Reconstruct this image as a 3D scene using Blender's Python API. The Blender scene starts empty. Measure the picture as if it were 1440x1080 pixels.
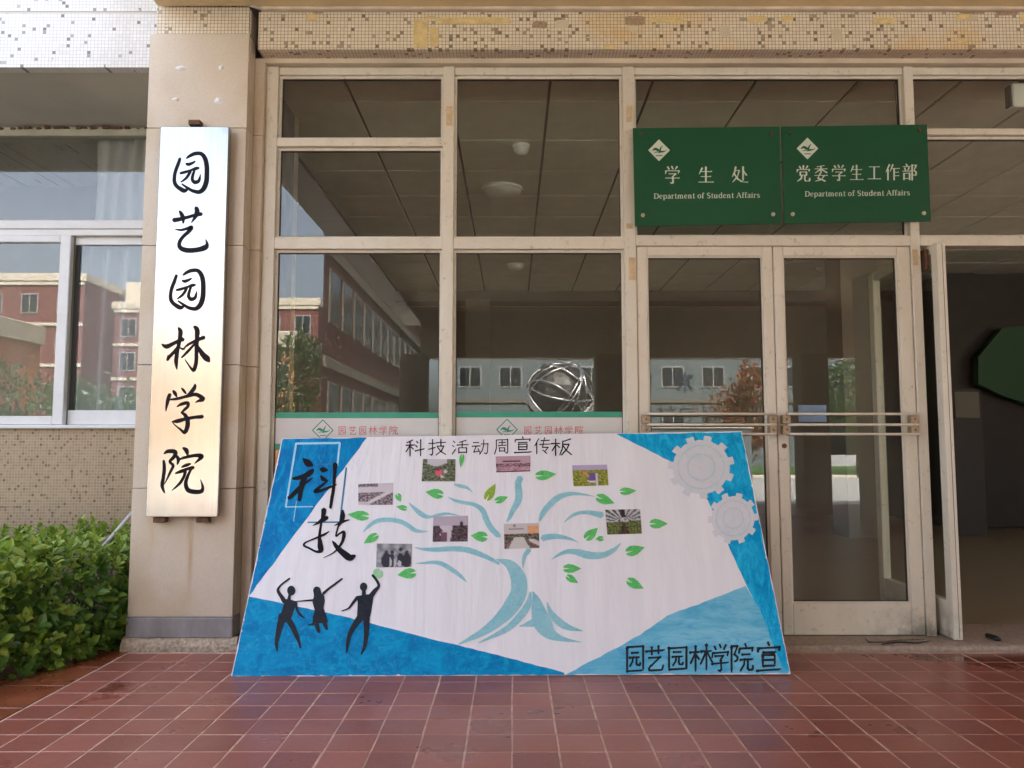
import bpy, math, random
from mathutils import Vector, noise
R = math.radians
rnd = random.Random(7)
S = bpy.context.scene
COL = S.collection

# ------------------------------------------------------------------ camera, sky, sun, exposure
PITCH = R(4.6); FPX = 1082.0; CAMZ = 1.0
cam = bpy.data.cameras.new('camera'); camo = bpy.data.objects.new('camera', cam); COL.objects.link(camo)
camo.location = (0, 0, CAMZ); camo.rotation_euler = (R(90) + PITCH, 0, 0)
cam.sensor_width = 36; cam.lens = 36 * FPX / 1440; cam.clip_start = 0.05; cam.clip_end = 2000
S.camera = camo
W = bpy.data.worlds.new('World'); S.world = W; W.use_nodes = True
SUN_EL, SUN_AZ = R(52), R(9)          # sun stands behind the building (towards +Y), a little to the right
nt = W.node_tree
sky = nt.nodes.new('ShaderNodeTexSky'); sky.sky_type = 'NISHITA'; sky.sun_disc = False
sky.sun_elevation = SUN_EL; sky.sun_rotation = SUN_AZ; sky.dust_density = 6.0; sky.air_density = 1.0; sky.ozone_density = 1.5
hs = nt.nodes.new('ShaderNodeHueSaturation'); hs.inputs['Saturation'].default_value = .62   # hazy city sky
nt.links.new(sky.outputs[0], hs.inputs['Color']); nt.links.new(hs.outputs[0], nt.nodes['Background'].inputs[0]); nt.nodes['Background'].inputs[1].default_value = 0.14
sl = bpy.data.lights.new('sun', 'SUN'); sl.energy = 3.4; sl.angle = R(0.6); sl.color = (1, .975, .93)
so = bpy.data.objects.new('sun', sl); COL.objects.link(so)
sd = Vector((math.sin(SUN_AZ) * math.cos(SUN_EL), math.cos(SUN_AZ) * math.cos(SUN_EL), math.sin(SUN_EL)))
so.rotation_euler = sd.to_track_quat('Z', 'Y').to_euler(); so.location = (0, 0, 30)
S.view_settings.view_transform = 'Standard'; S.view_settings.look = 'None'
S.view_settings.exposure = 3.12; S.view_settings.gamma = 1.0; S.view_settings.use_curve_mapping = False
S.render.engine = 'CYCLES'
S.cycles.max_bounces = 9; S.cycles.diffuse_bounces = 6; S.cycles.glossy_bounces = 4
S.cycles.transmission_bounces = 4; S.cycles.transparent_max_bounces = 12
S.cycles.caustics_reflective = False; S.cycles.caustics_refractive = False
S.cycles.use_denoising = True; S.cycles.sample_clamp_indirect = 6.0

# ------------------------------------------------------------------ measured geometry: a photo point on a known plane
def ray(px, py):
    x = px - 720; u = 540 - py
    return Vector((x, FPX * math.cos(PITCH) - u * math.sin(PITCH), FPX * math.sin(PITCH) + u * math.cos(PITCH)))
CAM = Vector((0, 0, CAMZ))
def at(px, py, Y):
    r = ray(px, py); return CAM + r * (Y / r.y)
def onplane(px, py, o, n):
    r = ray(px, py); return CAM + r * ((o - CAM).dot(n) / r.dot(n))

# ------------------------------------------------------------------ object helpers
def props(o, label=None, cat=None, group=None, kind=None):
    if label: o['label'] = label
    if cat: o['category'] = cat
    if group: o['group'] = group
    if kind: o['kind'] = kind
    return o
def thing(name, label, cat, loc=(0, 0, 0), group=None, kind=None):
    o = bpy.data.objects.new(name, None); COL.objects.link(o); o.location = loc; o.empty_display_size = .1
    return props(o, label, cat, group, kind)
def wloc(o):
    v = Vector((0, 0, 0))
    while o: v += o.location; o = o.parent
    return v
class MB:
    def __init__(s): s.v = []; s.f = []; s.m = []; s.mi = 0; s.col = None
    def add(s, vs, fs):
        b = len(s.v); s.v += [tuple(v) for v in vs]; s.f += [tuple(b + i for i in f) for f in fs]; s.m += [s.mi] * len(fs)
        return s
    def box(s, x0, x1, y0, y1, z0, z1, bev=0):
        if x0 > x1: x0, x1 = x1, x0
        if bev <= 0:
            vs = [(x, y, z) for x in (x0, x1) for y in (y0, y1) for z in (z0, z1)]
            return s.add(vs, [(0, 1, 3, 2), (4, 6, 7, 5), (0, 4, 5, 1), (2, 3, 7, 6), (0, 2, 6, 4), (1, 5, 7, 3)])
        b = min(bev, (x1 - x0) * .45, (y1 - y0) * .45, (z1 - z0) * .45)
        X = (x0, x1); Y = (y0, y1); Z = (z0, z1); vs = []; idx = {}
        for i in (0, 1):
            for j in (0, 1):
                for k in (0, 1):
                    sx = b if i == 0 else -b; sy = b if j == 0 else -b; sz = b if k == 0 else -b
                    idx[i, j, k, 0] = len(vs); vs.append((X[i], Y[j] + sy, Z[k] + sz))
                    idx[i, j, k, 1] = len(vs); vs.append((X[i] + sx, Y[j], Z[k] + sz))
                    idx[i, j, k, 2] = len(vs); vs.append((X[i] + sx, Y[j] + sy, Z[k]))
        fs = []
        for i in (0, 1): fs.append([idx[i, 0, 0, 0], idx[i, 0, 1, 0], idx[i, 1, 1, 0], idx[i, 1, 0, 0]])
        for j in (0, 1): fs.append([idx[0, j, 0, 1], idx[1, j, 0, 1], idx[1, j, 1, 1], idx[0, j, 1, 1]])
        for k in (0, 1): fs.append([idx[0, 0, k, 2], idx[0, 1, k, 2], idx[1, 1, k, 2], idx[1, 0, k, 2]])
        for i in (0, 1):
            for j in (0, 1): fs.append([idx[i, j, 0, 0], idx[i, j, 1, 0], idx[i, j, 1, 1], idx[i, j, 0, 1]])
            for k in (0, 1): fs.append([idx[i, 0, k, 0], idx[i, 1, k, 0], idx[i, 1, k, 2], idx[i, 0, k, 2]])
        for j in (0, 1):
            for k in (0, 1): fs.append([idx[0, j, k, 1], idx[1, j, k, 1], idx[1, j, k, 2], idx[0, j, k, 2]])
        for i in (0, 1):
            for j in (0, 1):
                for k in (0, 1): fs.append([idx[i, j, k, 0], idx[i, j, k, 1], idx[i, j, k, 2]])
        c = Vector(((x0 + x1) / 2, (y0 + y1) / 2, (z0 + z1) / 2)); out = []
        for f in fs:
            p = [Vector(vs[q]) for q in f]; n = (p[1] - p[0]).cross(p[2] - p[0]); m = sum(p, Vector()) / len(p)
            out.append(f if n.dot(m - c) > 0 else f[::-1])
        return s.add(vs, out)
    def tube(s, pts, r, seg=8, cap=True):
        pts = [Vector(p) for p in pts]; n = len(pts)
        rs = r if isinstance(r, (list, tuple)) else [r] * n
        vs = []; fs = []; prev = None
        for i, p in enumerate(pts):
            t = (pts[min(i + 1, n - 1)] - pts[max(i - 1, 0)]).normalized()
            a = prev if prev is not None else (Vector((0, 0, 1)) if abs(t.z) < .9 else Vector((1, 0, 0)))
            a = (a - t * a.dot(t)).normalized(); prev = a; b = t.cross(a)
            for k in range(seg):
                w = 2 * math.pi * k / seg; vs.append(p + (a * math.cos(w) + b * math.sin(w)) * rs[i])
        for i in range(n - 1):
            for k in range(seg):
                k2 = (k + 1) % seg; fs.append((i * seg + k, i * seg + k2, (i + 1) * seg + k2, (i + 1) * seg + k))
        if cap: fs.append(tuple(range(seg))[::-1]); fs.append(tuple((n - 1) * seg + k for k in range(seg)))
        return s.add(vs, fs)
    def disc(s, c, r, depth, seg=16, axis='y'):        # short cylinder facing -Y (or up for z)
        c = Vector(c); d = Vector((0, depth, 0)) if axis == 'y' else Vector((0, 0, depth))
        return s.tube([c, c + d], r, seg)
    def quad(s, a, b, c, d): return s.add([a, b, c, d], [(0, 1, 2, 3)])
    def build(s, name, mat, parent=None, smooth=False, **kw):
        me = bpy.data.meshes.new(name); off = wloc(parent) if parent else Vector((0, 0, 0))
        me.from_pydata([tuple(Vector(v) - off) for v in s.v], [], s.f)
        for m in (mat if isinstance(mat, (list, tuple)) else [mat]): me.materials.append(m)
        if any(s.m): me.polygons.foreach_set('material_index', s.m)
        if smooth: me.polygons.foreach_set('use_smooth', [True] * len(me.polygons))
        me.update()
        o = bpy.data.objects.new(name, me); COL.objects.link(o)
        if parent: o.parent = parent
        return props(o, **kw)
def bx(name, mat, x0, x1, y0, y1, z0, z1, parent=None, bev=.002, **kw):
    return MB().box(x0, x1, y0, y1, z0, z1, bev).build(name, mat, parent, **kw)
def inst(src, name, parent, loc, rot=None, scale=None):
    o = src.copy(); o.name = name; COL.objects.link(o); o.parent = parent
    o.location = Vector(loc) - (wloc(parent) if parent else Vector()); 
    if rot: o.rotation_euler = rot
    if scale: o.scale = scale
    return o

# ------------------------------------------------------------------ material helpers
class N:
    def __init__(s, name):
        s.mat = bpy.data.materials.new(name); s.mat.use_nodes = True; s.t = s.mat.node_tree
        s.b = s.t.nodes['Principled BSDF']; s.out = s.t.nodes['Material Output']
    def n(s, typ, **kw):
        x = s.t.nodes.new('ShaderNode' + typ)
        for k, v in kw.items():
            if k.startswith('i'): x.inputs[int(k[1:])].default_value = v
            else: setattr(x, k, v)
        return x
    def l(s, a, b): s.t.links.new(a, b); return b
    def val(s, x): return x
    def math(s, op, a, b=None, c=None):
        m = s.n('Math', operation=op)
        for i, q in enumerate((a, b, c)):
            if q is None: continue
            if isinstance(q, (int, float)): m.inputs[i].default_value = q
            else: s.l(q, m.inputs[i])
        return m.outputs[0]
    def pos(s): 
        if not hasattr(s, '_p'): s._p = s.n('NewGeometry').outputs['Position']
        return s._p
    def sep(s):
        if not hasattr(s, '_s'):
            q = s.n('SeparateXYZ'); s.l(s.pos(), q.inputs[0]); s._s = q.outputs
        return s._s
    def noise(s, scale=5, detail=4, rough=.55, stretch=None, dist=0):
        t = s.n('TexNoise'); t.inputs['Scale'].default_value = scale; t.inputs['Detail'].default_value = detail
        t.inputs['Roughness'].default_value = rough; t.inputs['Distortion'].default_value = dist
        v = s.pos()
        if stretch:
            m = s.n('Mapping'); m.inputs['Scale'].default_value = stretch; s.l(v, m.inputs[0]); v = m.outputs[0]
        s.l(v, t.inputs['Vector']); return t.outputs['Fac']
    def ramp(s, fac, a, b):
        r = s.n('MapRange'); r.inputs[1].default_value = a; r.inputs[2].default_value = b; s.l(fac, r.inputs[0]); return r.outputs[0]
    def mix(s, fac, a, b, mode='MIX'):
        m = s.n('Mix', data_type='RGBA', blend_type=mode)
        for i, q in ((0, fac), (6, a), (7, b)):
            if isinstance(q, (int, float)): m.inputs[i].default_value = q
            elif isinstance(q, tuple): m.inputs[i].default_value = (*q[:3], 1)
            else: s.l(q, m.inputs[i])
        return m.outputs[2]
    def color(s, c):
        if isinstance(c, tuple): s.b.inputs['Base Color'].default_value = (*c[:3], 1)
        else: s.l(c, s.b.inputs['Base Color'])
        return s
    def rough(s, r):
        if isinstance(r, (int, float)): s.b.inputs['Roughness'].default_value = r
        else: s.l(r, s.b.inputs['Roughness'])
        return s
    def bump(s, h, strength=.3, dist=.01):
        b = s.n('Bump'); b.inputs['Strength'].default_value = strength; b.inputs['Distance'].default_value = dist
        s.l(h, b.inputs['Height']); s.l(b.outputs[0], s.b.inputs['Normal']); return s
def simple(name, c, rough=.5, var=.15, scale=8, metal=0, bump=.0, c2=None, stretch=None, spec=None, detail=4):
    m = N(name); dark = tuple(x * (1 - var) for x in c) if c2 is None else c2; lite = tuple(min(1, x * (1 + var)) for x in c) if c2 is None else c
    f = m.noise(scale, detail, .6, stretch); g = m.ramp(f, .3, .7)
    m.color(m.mix(g, dark, lite)); m.rough(m.math('MULTIPLY_ADD', f, .25, rough - .12)); m.b.inputs['Metallic'].default_value = metal
    if spec is not None: m.b.inputs['Specular IOR Level'].default_value = spec
    if bump: m.bump(m.noise(scale * 6, 5, .6, stretch), bump, .004)
    return m.mat
def mosaic(name, s, base, base2, dark, grout, darkfrac, axes='xz', warm=None, gw=.13):
    m = N(name); sp = m.sep(); A = sp['XYZ'.index(axes[0].upper())]; B = sp['XYZ'.index(axes[1].upper())]
    a = m.math('DIVIDE', A, s); b = m.math('DIVIDE', B, s)
    fa = m.math('FRACT', a); fb = m.math('FRACT', b); ca = m.math('FLOOR', a); cb = m.math('FLOOR', b)
    g = m.math('MAXIMUM', m.math('LESS_THAN', fa, gw), m.math('LESS_THAN', fb, gw))
    cv = m.n('CombineXYZ'); m.l(ca, cv.inputs[0]); m.l(cb, cv.inputs[1])
    wn = m.n('TexWhiteNoise', noise_dimensions='3D'); m.l(cv.outputs[0], wn.inputs[0]); w = wn.outputs[0]
    cl = m.noise(3.0, 3, .6)
    isd = m.math('LESS_THAN', w, m.math('MULTIPLY', m.ramp(cl, .25, .6), darkfrac * 1.5))
    w2 = m.math('FRACT', m.math('MULTIPLY', w, 57.3))
    c = m.mix(w2, base, base2)
    dk = m.mix(m.math('FRACT', m.math('MULTIPLY', w, 931.7)), dark, tuple((x + y) * .5 for x, y in zip(dark, base)))
    c = m.mix(isd, c, dk)
    if warm: c = m.mix(m.ramp(m.noise(1.4, 4, .6, (1, 1, 2.5)), .56, .70), c, warm, 'MULTIPLY')
    # grime
    c = m.mix(m.math('MULTIPLY', m.ramp(m.noise(2.2, 5, .65, (1, 1, .5)), .5, .8), .35), c, (.45, .38, .28), 'MULTIPLY')
    c = m.mix(g, c, grout); m.color(c); m.rough(m.math('MULTIPLY_ADD', g, .4, .38))
    m.bump(m.math('SUBTRACT', 1.0, g), .35, .002); return m.mat

M = {}
M['mosaic_white'] = mosaic('white_mosaic', .0185, (.66, .65, .62), (.74, .73, .71), (.17, .15, .14), (.46, .44, .44), .035)
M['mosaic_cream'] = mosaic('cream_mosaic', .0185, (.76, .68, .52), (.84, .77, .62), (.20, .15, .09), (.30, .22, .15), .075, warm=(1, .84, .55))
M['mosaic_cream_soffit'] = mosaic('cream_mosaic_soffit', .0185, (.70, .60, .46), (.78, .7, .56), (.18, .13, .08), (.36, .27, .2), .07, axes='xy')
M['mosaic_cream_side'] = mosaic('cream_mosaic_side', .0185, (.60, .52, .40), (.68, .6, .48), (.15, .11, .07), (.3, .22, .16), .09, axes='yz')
M['mosaic_brown'] = mosaic('brown_mosaic', .0178, (.29, .205, .125), (.36, .26, .165), (.15, .095, .05), (.45, .36, .24), .10)
M['plaster'] = simple('grey_plaster', (.52, .50, .44), .85, .12, 1.6, bump=.2)
M['yellow_plaster'] = simple('ochre_painted_plaster', (.80, .67, .40), .7, .12, 3, bump=.25)
M['cream_plaster'] = simple('cream_plaster', (.62, .55, .42), .75, .14, 4, bump=.25)
M['yellow_filler'] = simple('yellow_filler', (.72, .58, .27), .8, .2, 20, bump=.5)
M['rubble'] = simple('rough_concrete', (.52, .42, .31), .9, .4, 60, bump=1.0)
M['white_moulding'] = simple('white_moulding', (.7, .62, .5), .5, .15, 10)
M['terrazzo'] = simple('worn_terrazzo', (.36, .28, .22), .55, .3, 55, bump=.3, detail=6)
# stone cladding with rust runs
m = N('beige_stone'); f = m.noise(1.7, 5, .6, (1, 1, .8)); c = m.mix(m.ramp(f, .3, .7), (.57, .485, .375), (.67, .59, .475))
c = m.mix(m.math('MULTIPLY', m.ramp(m.noise(3.5, 3, .5), .52, .72), .55), c, (.50, .38, .2))
c = m.mix(m.math('MULTIPLY', m.ramp(m.noise(90, 3, .6), .45, .75), .18), c, (.3, .22, .16))
sp = m.sep()
for x0, w, z0, z1, k, cc in ((-1.605, .022, .22, .70, .75, (.42, .22, .06)), (-1.80, .028, .36, .70, .6, (.5, .33, .08)), (-1.66, .11, 2.05, 2.75, .45, (.42, .29, .12)), (-1.50, .05, .8, 2.6, .5, (.38, .22, .1))):
    dx = m.math('ABSOLUTE', m.math('SUBTRACT', sp[0], x0)); gx = m.ramp(dx, w, 0.0)
    gz = m.math('MULTIPLY', m.ramp(sp[2], z0, z0 + (z1 - z0) * .5), m.ramp(sp[2], z1 + .02, z1 - .03))
    nn = m.ramp(m.noise(14, 4, .6, (1, 1, .18)), .34, .62)
    c = m.mix(m.math('MULTIPLY', m.math('MULTIPLY', m.math('MULTIPLY', gx, gz), nn), k), c, cc)
m.color(c); m.rough(m.math('MULTIPLY_ADD', f, .2, .36)); m.bump(m.noise(30, 4), .06, .004); M['stone'] = m.mat
M['plinth'] = simple('grey_granite_plinth', (.34, .33, .33), .65, .3, 11, bump=.4, stretch=(1, 1, .35), c2=(.19, .18, .18))
# floor tile
m = N('red_floor_tile'); oi = m.n('ObjectInfo').outputs['Random']; sp = m.sep()
tx = m.math('FLOOR', m.math('DIVIDE', sp[0], .155)); ty = m.math('FLOOR', m.math('DIVIDE', m.math('SUBTRACT', 3.813, sp[1]), .150))
cv = m.n('CombineXYZ'); m.l(tx, cv.inputs[0]); m.l(ty, cv.inputs[1]); wn = m.n('TexWhiteNoise'); m.l(cv.outputs[0], wn.inputs[0])
c = m.mix(wn.outputs[0], (.24, .058, .038), (.38, .115, .078))
big = m.noise(.9, 4, .6); c = m.mix(m.math('MULTIPLY', m.ramp(big, .35, .7), .6), c, (.34, .14, .11))
c = m.mix(m.math('MULTIPLY', m.ramp(m.noise(60, 4, .7), .5, .8), .35), c, (.40, .25, .2))
c = m.mix(m.math('MULTIPLY', m.ramp(m.noise(4, 5, .7, (1, 1, 1), .8), .58, .78), .4), c, (.12, .05, .035))
wet = m.ramp(m.math('ADD', m.noise(2.6, 4, .6), m.math('MULTIPLY', m.math('ADD', m.ramp(m.math('ABSOLUTE', m.math('SUBTRACT', sp[0], 2.45)), .9, .1), m.ramp(m.math('ABSOLUTE', m.math('SUBTRACT', sp[0], -1.95)), .38, .05)), m.math('MULTIPLY', m.ramp(sp[1], 3.3, 3.75), .25))), .62, .72)
m.color(m.mix(m.math('MULTIPLY', wet, .55), c, (.11, .026, .016)))
m.rough(m.math('MAXIMUM', m.math('SUBTRACT', m.math('MULTIPLY_ADD', m.noise(3, 4), .42, .13), m.math('MULTIPLY', wet, .2)), .1))
m.b.inputs['Specular IOR Level'].default_value = .45
m.bump(m.noise(25, 3), .08, .004); M['tile'] = m.mat
M['grout'] = simple('pale_grout', (.60, .39, .30), .85, .3, 14, bump=.3)
m = N('wet_orange_tile'); c = m.mix(m.ramp(m.noise(5, 5), .35, .7), (.21, .055, .022), (.34, .10, .045)); m.color(c)
m.rough(m.ramp(m.noise(4, 4), .3, .9)); m.b.inputs['Specular IOR Level'].default_value = .7; m.bump(m.noise(12, 3), .1, .005); M['wet_tile'] = m.mat
# painted aluminium
m = N('aged_painted_aluminium'); f = m.noise(7, 6, .65, (1, 1, .35)); c = m.mix(m.ramp(f, .3, .75), (.65, .61, .50), (.76, .725, .625))
c = m.mix(m.math('MULTIPLY', m.ramp(m.noise(26, 6, .7), .58, .72), .6), c, (.30, .22, .14))
spz = m.sep()[2]; low = m.math('MULTIPLY', m.math('MULTIPLY', m.ramp(spz, .20, .03), m.ramp(m.noise(9, 6, .7), .42, .62)), m.ramp(m.sep()[0], 1.75, 2.1)); c = m.mix(m.math('MULTIPLY', low, .8), c, (.10, .085, .055))
m.color(c); m.rough(.42); m.bump(m.noise(40, 4), .06, .003); M['alu'] = m.mat
M['white_frame'] = simple('white_window_frame', (.68, .68, .68), .4, .07, 6)
M['old_frame'] = simple('old_green_grey_frame', (.40, .40, .33), .6, .15, 12)
M['dark_rubber'] = simple('dark_gasket', (.03, .028, .024), .6)
def glass(name, ior, tint, rough=.004, bump=.0015, dust=.02):
    m = N(name); t = m.t; t.nodes.remove(m.b)
    tr = m.n('BsdfTransparent'); tr.inputs[0].default_value = (*tint, 1); gl = m.n('BsdfGlossy'); gl.inputs[0].default_value = (1, 1, 1, 1); gl.inputs['Roughness'].default_value = rough
    g_ = m.n('NewGeometry'); dp = m.n('VectorMath', operation='DOT_PRODUCT'); m.l(g_.outputs['Incoming'], dp.inputs[0]); m.l(g_.outputs['Normal'], dp.inputs[1])
    q = m.math('POWER', m.math('SUBTRACT', 1.0, m.math('ABSOLUTE', dp.outputs['Value'])), 5.0)
    mx = m.n('MixShader'); m.l(m.math('MULTIPLY_ADD', q, 1 - ior, ior), mx.inputs[0]); m.l(tr.outputs[0], mx.inputs[1]); m.l(gl.outputs[0], mx.inputs[2])
    b = m.n('Bump'); b.inputs['Strength'].default_value = bump; b.inputs['Distance'].default_value = .01; m.l(m.noise(1.5, 2), b.inputs['Height'])
    m.l(b.outputs[0], gl.inputs['Normal'])
    df = m.n('BsdfDiffuse'); df.inputs[0].default_value = (.55, .54, .5, 1); m2 = m.n('MixShader')
    m.l(m.math('MULTIPLY', m.ramp(m.noise(3.5, 6, .7, (1.6, 1, .5)), .25, .8), dust * 2), m2.inputs[0]); m.l(mx.outputs[0], m2.inputs[1]); m.l(df.outputs[0], m2.inputs[2]); m.l(m2.outputs[0], m.out.inputs[0]); return m.mat
M['glass'] = glass('window_glass', .042, (.965, .985, .955))
M['wing_glass'] = glass('tinted_window_glass', .055, (.92, .94, .94), dust=.05)
M['ceil_panel'] = simple('ceiling_panel', (.76, .77, .64), .8, .08, 5)
M['ceil_joint'] = simple('ceiling_joint', (.10, .085, .06), .9)
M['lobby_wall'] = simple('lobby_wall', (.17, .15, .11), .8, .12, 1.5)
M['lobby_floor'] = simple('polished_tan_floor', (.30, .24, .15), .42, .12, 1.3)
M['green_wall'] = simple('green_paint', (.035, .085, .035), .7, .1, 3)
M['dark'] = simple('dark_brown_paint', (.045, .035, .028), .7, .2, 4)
M['white'] = simple('white_paint', (.75, .75, .72), .5, .05, 5)
M['asphalt'] = simple('pale_concrete_road', (.40, .385, .36), .85, .15, 2, bump=.2)
M['grass'] = simple('lawn_green', (.06, .12, .025), .9, .4, 5, bump=.6)
M['soil'] = simple('dark_soil', (.06, .045, .03), .95, .3, 15, bump=.8)
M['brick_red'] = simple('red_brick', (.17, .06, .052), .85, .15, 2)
M['brick_shaded'] = simple('shaded_red_brick', (.085, .026, .022), .85, .15, 2)  # red brick with the classroom block's shade put into its colour
M['trim_shaded'] = simple('shaded_trim', (.17, .14, .11), .85, .1, 2)  # trim darkened in colour to stand for shade on the far facades
M['brick_orange'] = simple('orange_render', (.55, .24, .13), .8, .1, 2)
M['cream_trim'] = simple('cream_trim', (.62, .55, .44), .7, .08, 3)
M['white_wall'] = simple('pale_grey_wall', (.13, .155, .165), .8, .08, 2)
M['dull_frame'] = simple('weathered_window_frame', (.34, .34, .32), .6, .1)
M['blue_letter'] = simple('dark_blue_letters', (.02, .035, .08), .4)
M['pane_dark'] = simple('dark_pane', (.02, .025, .03), .12, .2, 3)
M['bark'] = simple('bark', (.10, .07, .05), .9, .3, 15, bump=.8)
M['steel'] = simple('polished_steel', (.75, .73, .7), .22, .06, 6, metal=1)
M['dark_steel'] = simple('tarnished_steel', (.10, .095, .09), .5, .3, 3, metal=.8, bump=.3)
M['concrete'] = simple('stained_concrete_column', (.27, .225, .165), .85, .2, 2, bump=.2)
m = N('brushed_steel_plate'); f = m.noise(260, 2, .5, (1, 1, .02)); c = m.mix(m.ramp(f, .3, .7), (.38, .385, .38), (.45, .455, .45)); c = m.mix(m.math('MULTIPLY', m.ramp(m.noise(6, 5, .6), .55, .8), .25), c, (.62, .55, .42)); m.color(c)
m.b.inputs['Metallic'].default_value = 1.0; m.rough(m.math('MULTIPLY_ADD', m.noise(5, 4), .10, .16)); m.bump(f, .03, .002); M['plate'] = m.mat
M['ink'] = simple('black_ink', (.009, .008, .012), .55, .3, 30, spec=.12)
M['rust'] = simple('rusty_iron', (.12, .06, .03), .8, .4, 60, bump=.5)
M['screw'] = simple('dull_metal_screw', (.6, .55, .48), .35, .1, 20, metal=.8)
M['brass'] = simple('tarnished_bracket', (.42, .31, .20), .5, .35, 70, metal=.3, bump=.3)
m = N('green_sign'); m.color(m.mix(m.noise(2, 3), (.004, .072, .030), (.006, .098, .044))); m.rough(.28); m.b.inputs['Specular IOR Level'].default_value = .5; M['sign_green'] = m.mat
M['sign_white'] = simple('pale_green_white_lettering', (.60, .70, .60), .5, .05)
M['film_white'] = simple('white_window_film', (.66, .64, .62), .5, .04, 5)
M['film_green'] = simple('green_film_strip', (.04, .33, .21), .5, .08, 8)
M['red_print'] = simple('red_printed_lettering', (.62, .16, .18), .5, .05)
M['green_print'] = simple('green_printed_emblem', (.03, .25, .17), .5, .05)
M['black_rubber'] = simple('black_cable', (.015, .014, .013), .5)
M['white_pipe'] = simple('weathered_white_pipe', (.55, .53, .50), .5, .15, 20)
M['debris'] = simple('dry_twigs', (.12, .09, .055), .9, .4, 50)
M['tape'] = simple('yellowed_tape', (.58, .46, .27), .6, .2, 30)
# board paints: (n) stretched brush noise on a world-space pattern
def paint(name, a, b, c3, rough=.45, scale=7, ang=0, streak=(1, 1, 1), mid=.5):
    m = N(name); f = m.noise(scale, 7, .68, streak, 1.2); c = m.mix(m.ramp(f, .38, .62), a, b)
    c = m.mix(m.math('MULTIPLY', m.ramp(m.noise(scale * 2.3, 7, .7, streak, 2), .50, .66), min(1, mid * 1.5)), c, c3)
    c = m.mix(m.math('MULTIPLY', m.ramp(m.noise(scale * 9, 4, .7, (streak[0], 1, streak[2] * .3), 1), .56, .72), .35), c, tuple(min(1, q * .8 + .12) for q in b))
    m.color(c); m.rough(rough); m.b.inputs['Specular IOR Level'].default_value = .12; m.bump(f, .1, .003); return m.mat
M['board_white'] = paint('white_painted_paper', (.60, .58, .66), (.67, .65, .72), (.60, .57, .64), .5, 3, mid=.5)
nb = N('white_paper_creased'); f = nb.noise(5, 5, .6, (3.2, .6, .35)); nb.color(nb.mix(nb.ramp(f, .3, .7), (.74, .735, .77), (.81, .805, .84))); nb.rough(.5); nb.bump(nb.noise(3.2, 5, .55, (3.0, .6, .4), .6), .45, .02); M['board_white'] = nb.mat
M['board_back'] = simple('foam_board_edge', (.72, .72, .74), .6, .1, 30)
M['blue'] = paint('deep_blue_paint', (.0, .14, .40), (.0, .24, .54), (.0, .33, .60), .5, 6, streak=(1.5, 1, .6))
M['blue_low'] = paint('blue_paint', (.0, .17, .42), (.0, .28, .56), (.0, .40, .64), .5, 7, streak=(1, 1, 1.6))
M['cyan'] = paint('cyan_paint', (.0, .30, .60), (.02, .50, .80), (.0, .19, .50), .5, 9, streak=(1.6, 1, .5))
M['cyan_light'] = paint('pale_cyan_paint', (.10, .42, .62), (.22, .56, .72), (.05, .34, .60), .5, 5, streak=(.5, 1, 2))
M['tree_cyan'] = paint('teal_wash', (.22, .50, .58), (.30, .57, .63), (.38, .63, .67), .5, 18)
M['gear_ring'] = paint('faint_cyan_wash', (.46, .59, .64), (.54, .63, .67), (.62, .65, .7), .5, 14)
M['gear_white'] = paint('white_gear_paint', (.62, .65, .69), (.68, .67, .72), (.50, .62, .68), .5, 9)
M['pale_line'] = paint('pale_blue_line', (.30, .62, .80), (.36, .68, .84), (.4, .7, .85), .5, 20)
M['blue_line'] = paint('dark_blue_line', (.02, .17, .32), (.04, .24, .40), (.04, .2, .38), .5, 20)
M['leaf_paint'] = paint('green_leaf_paint', (.10, .50, .13), (.16, .58, .19), (.04, .36, .05), .5, 30)
M['leaf_olive'] = paint('olive_leaf_paint', (.26, .42, .04), (.3, .48, .06), (.12, .3, .04), .5, 30)
M['leaf_pale'] = paint('pale_leaf_paint', (.30, .60, .33), (.36, .66, .38), (.2, .5, .2), .5, 30)
M['figure_ink'] = paint('black_figure_paint', (.012, .016, .025), (.02, .026, .036), (.035, .03, .04), .4, 20)
m = N('printed_picture'); at_ = m.n('Attribute', attribute_name='Col'); m.color(at_.outputs['Color']); m.rough(.3); M['print'] = m.mat
def leafmat(name, a, b, c3):
    m = N(name); g = m.n('NewGeometry'); oi = m.n('ObjectInfo'); q = m.math('FRACT', m.math('ADD', g.outputs['Random Per Island'], oi.outputs['Random']))
    c = m.mix(q, a, b); c = m.mix(m.math('MULTIPLY', m.math('GREATER_THAN', m.math('FRACT', m.math('MULTIPLY', q, 13.7)), .8), .8), c, c3); m.color(c); m.rough(.38)
    m.b.inputs['Specular IOR Level'].default_value = .5
    tl = m.n('BsdfTranslucent'); m.l(m.mix(.5, c, (.12, .22, .02)), tl.inputs[0]); mx = m.n('MixShader'); mx.inputs[0].default_value = .28
    m.l(m.b.outputs[0], mx.inputs[1]); m.l(tl.outputs[0], mx.inputs[2]); m.l(mx.outputs[0], m.out.inputs[0]); return m.mat
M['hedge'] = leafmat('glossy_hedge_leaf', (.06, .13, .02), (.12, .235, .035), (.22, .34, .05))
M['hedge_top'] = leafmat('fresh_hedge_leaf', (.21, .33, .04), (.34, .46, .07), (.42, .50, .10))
M['tree_leaf'] = leafmat('tree_leaf', (.035, .075, .02), (.06, .12, .03), (.08, .15, .03))
M['red_leaf'] = leafmat('red_tree_leaf', (.22, .06, .03), (.3, .1, .04), (.1, .12, .03))
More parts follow.
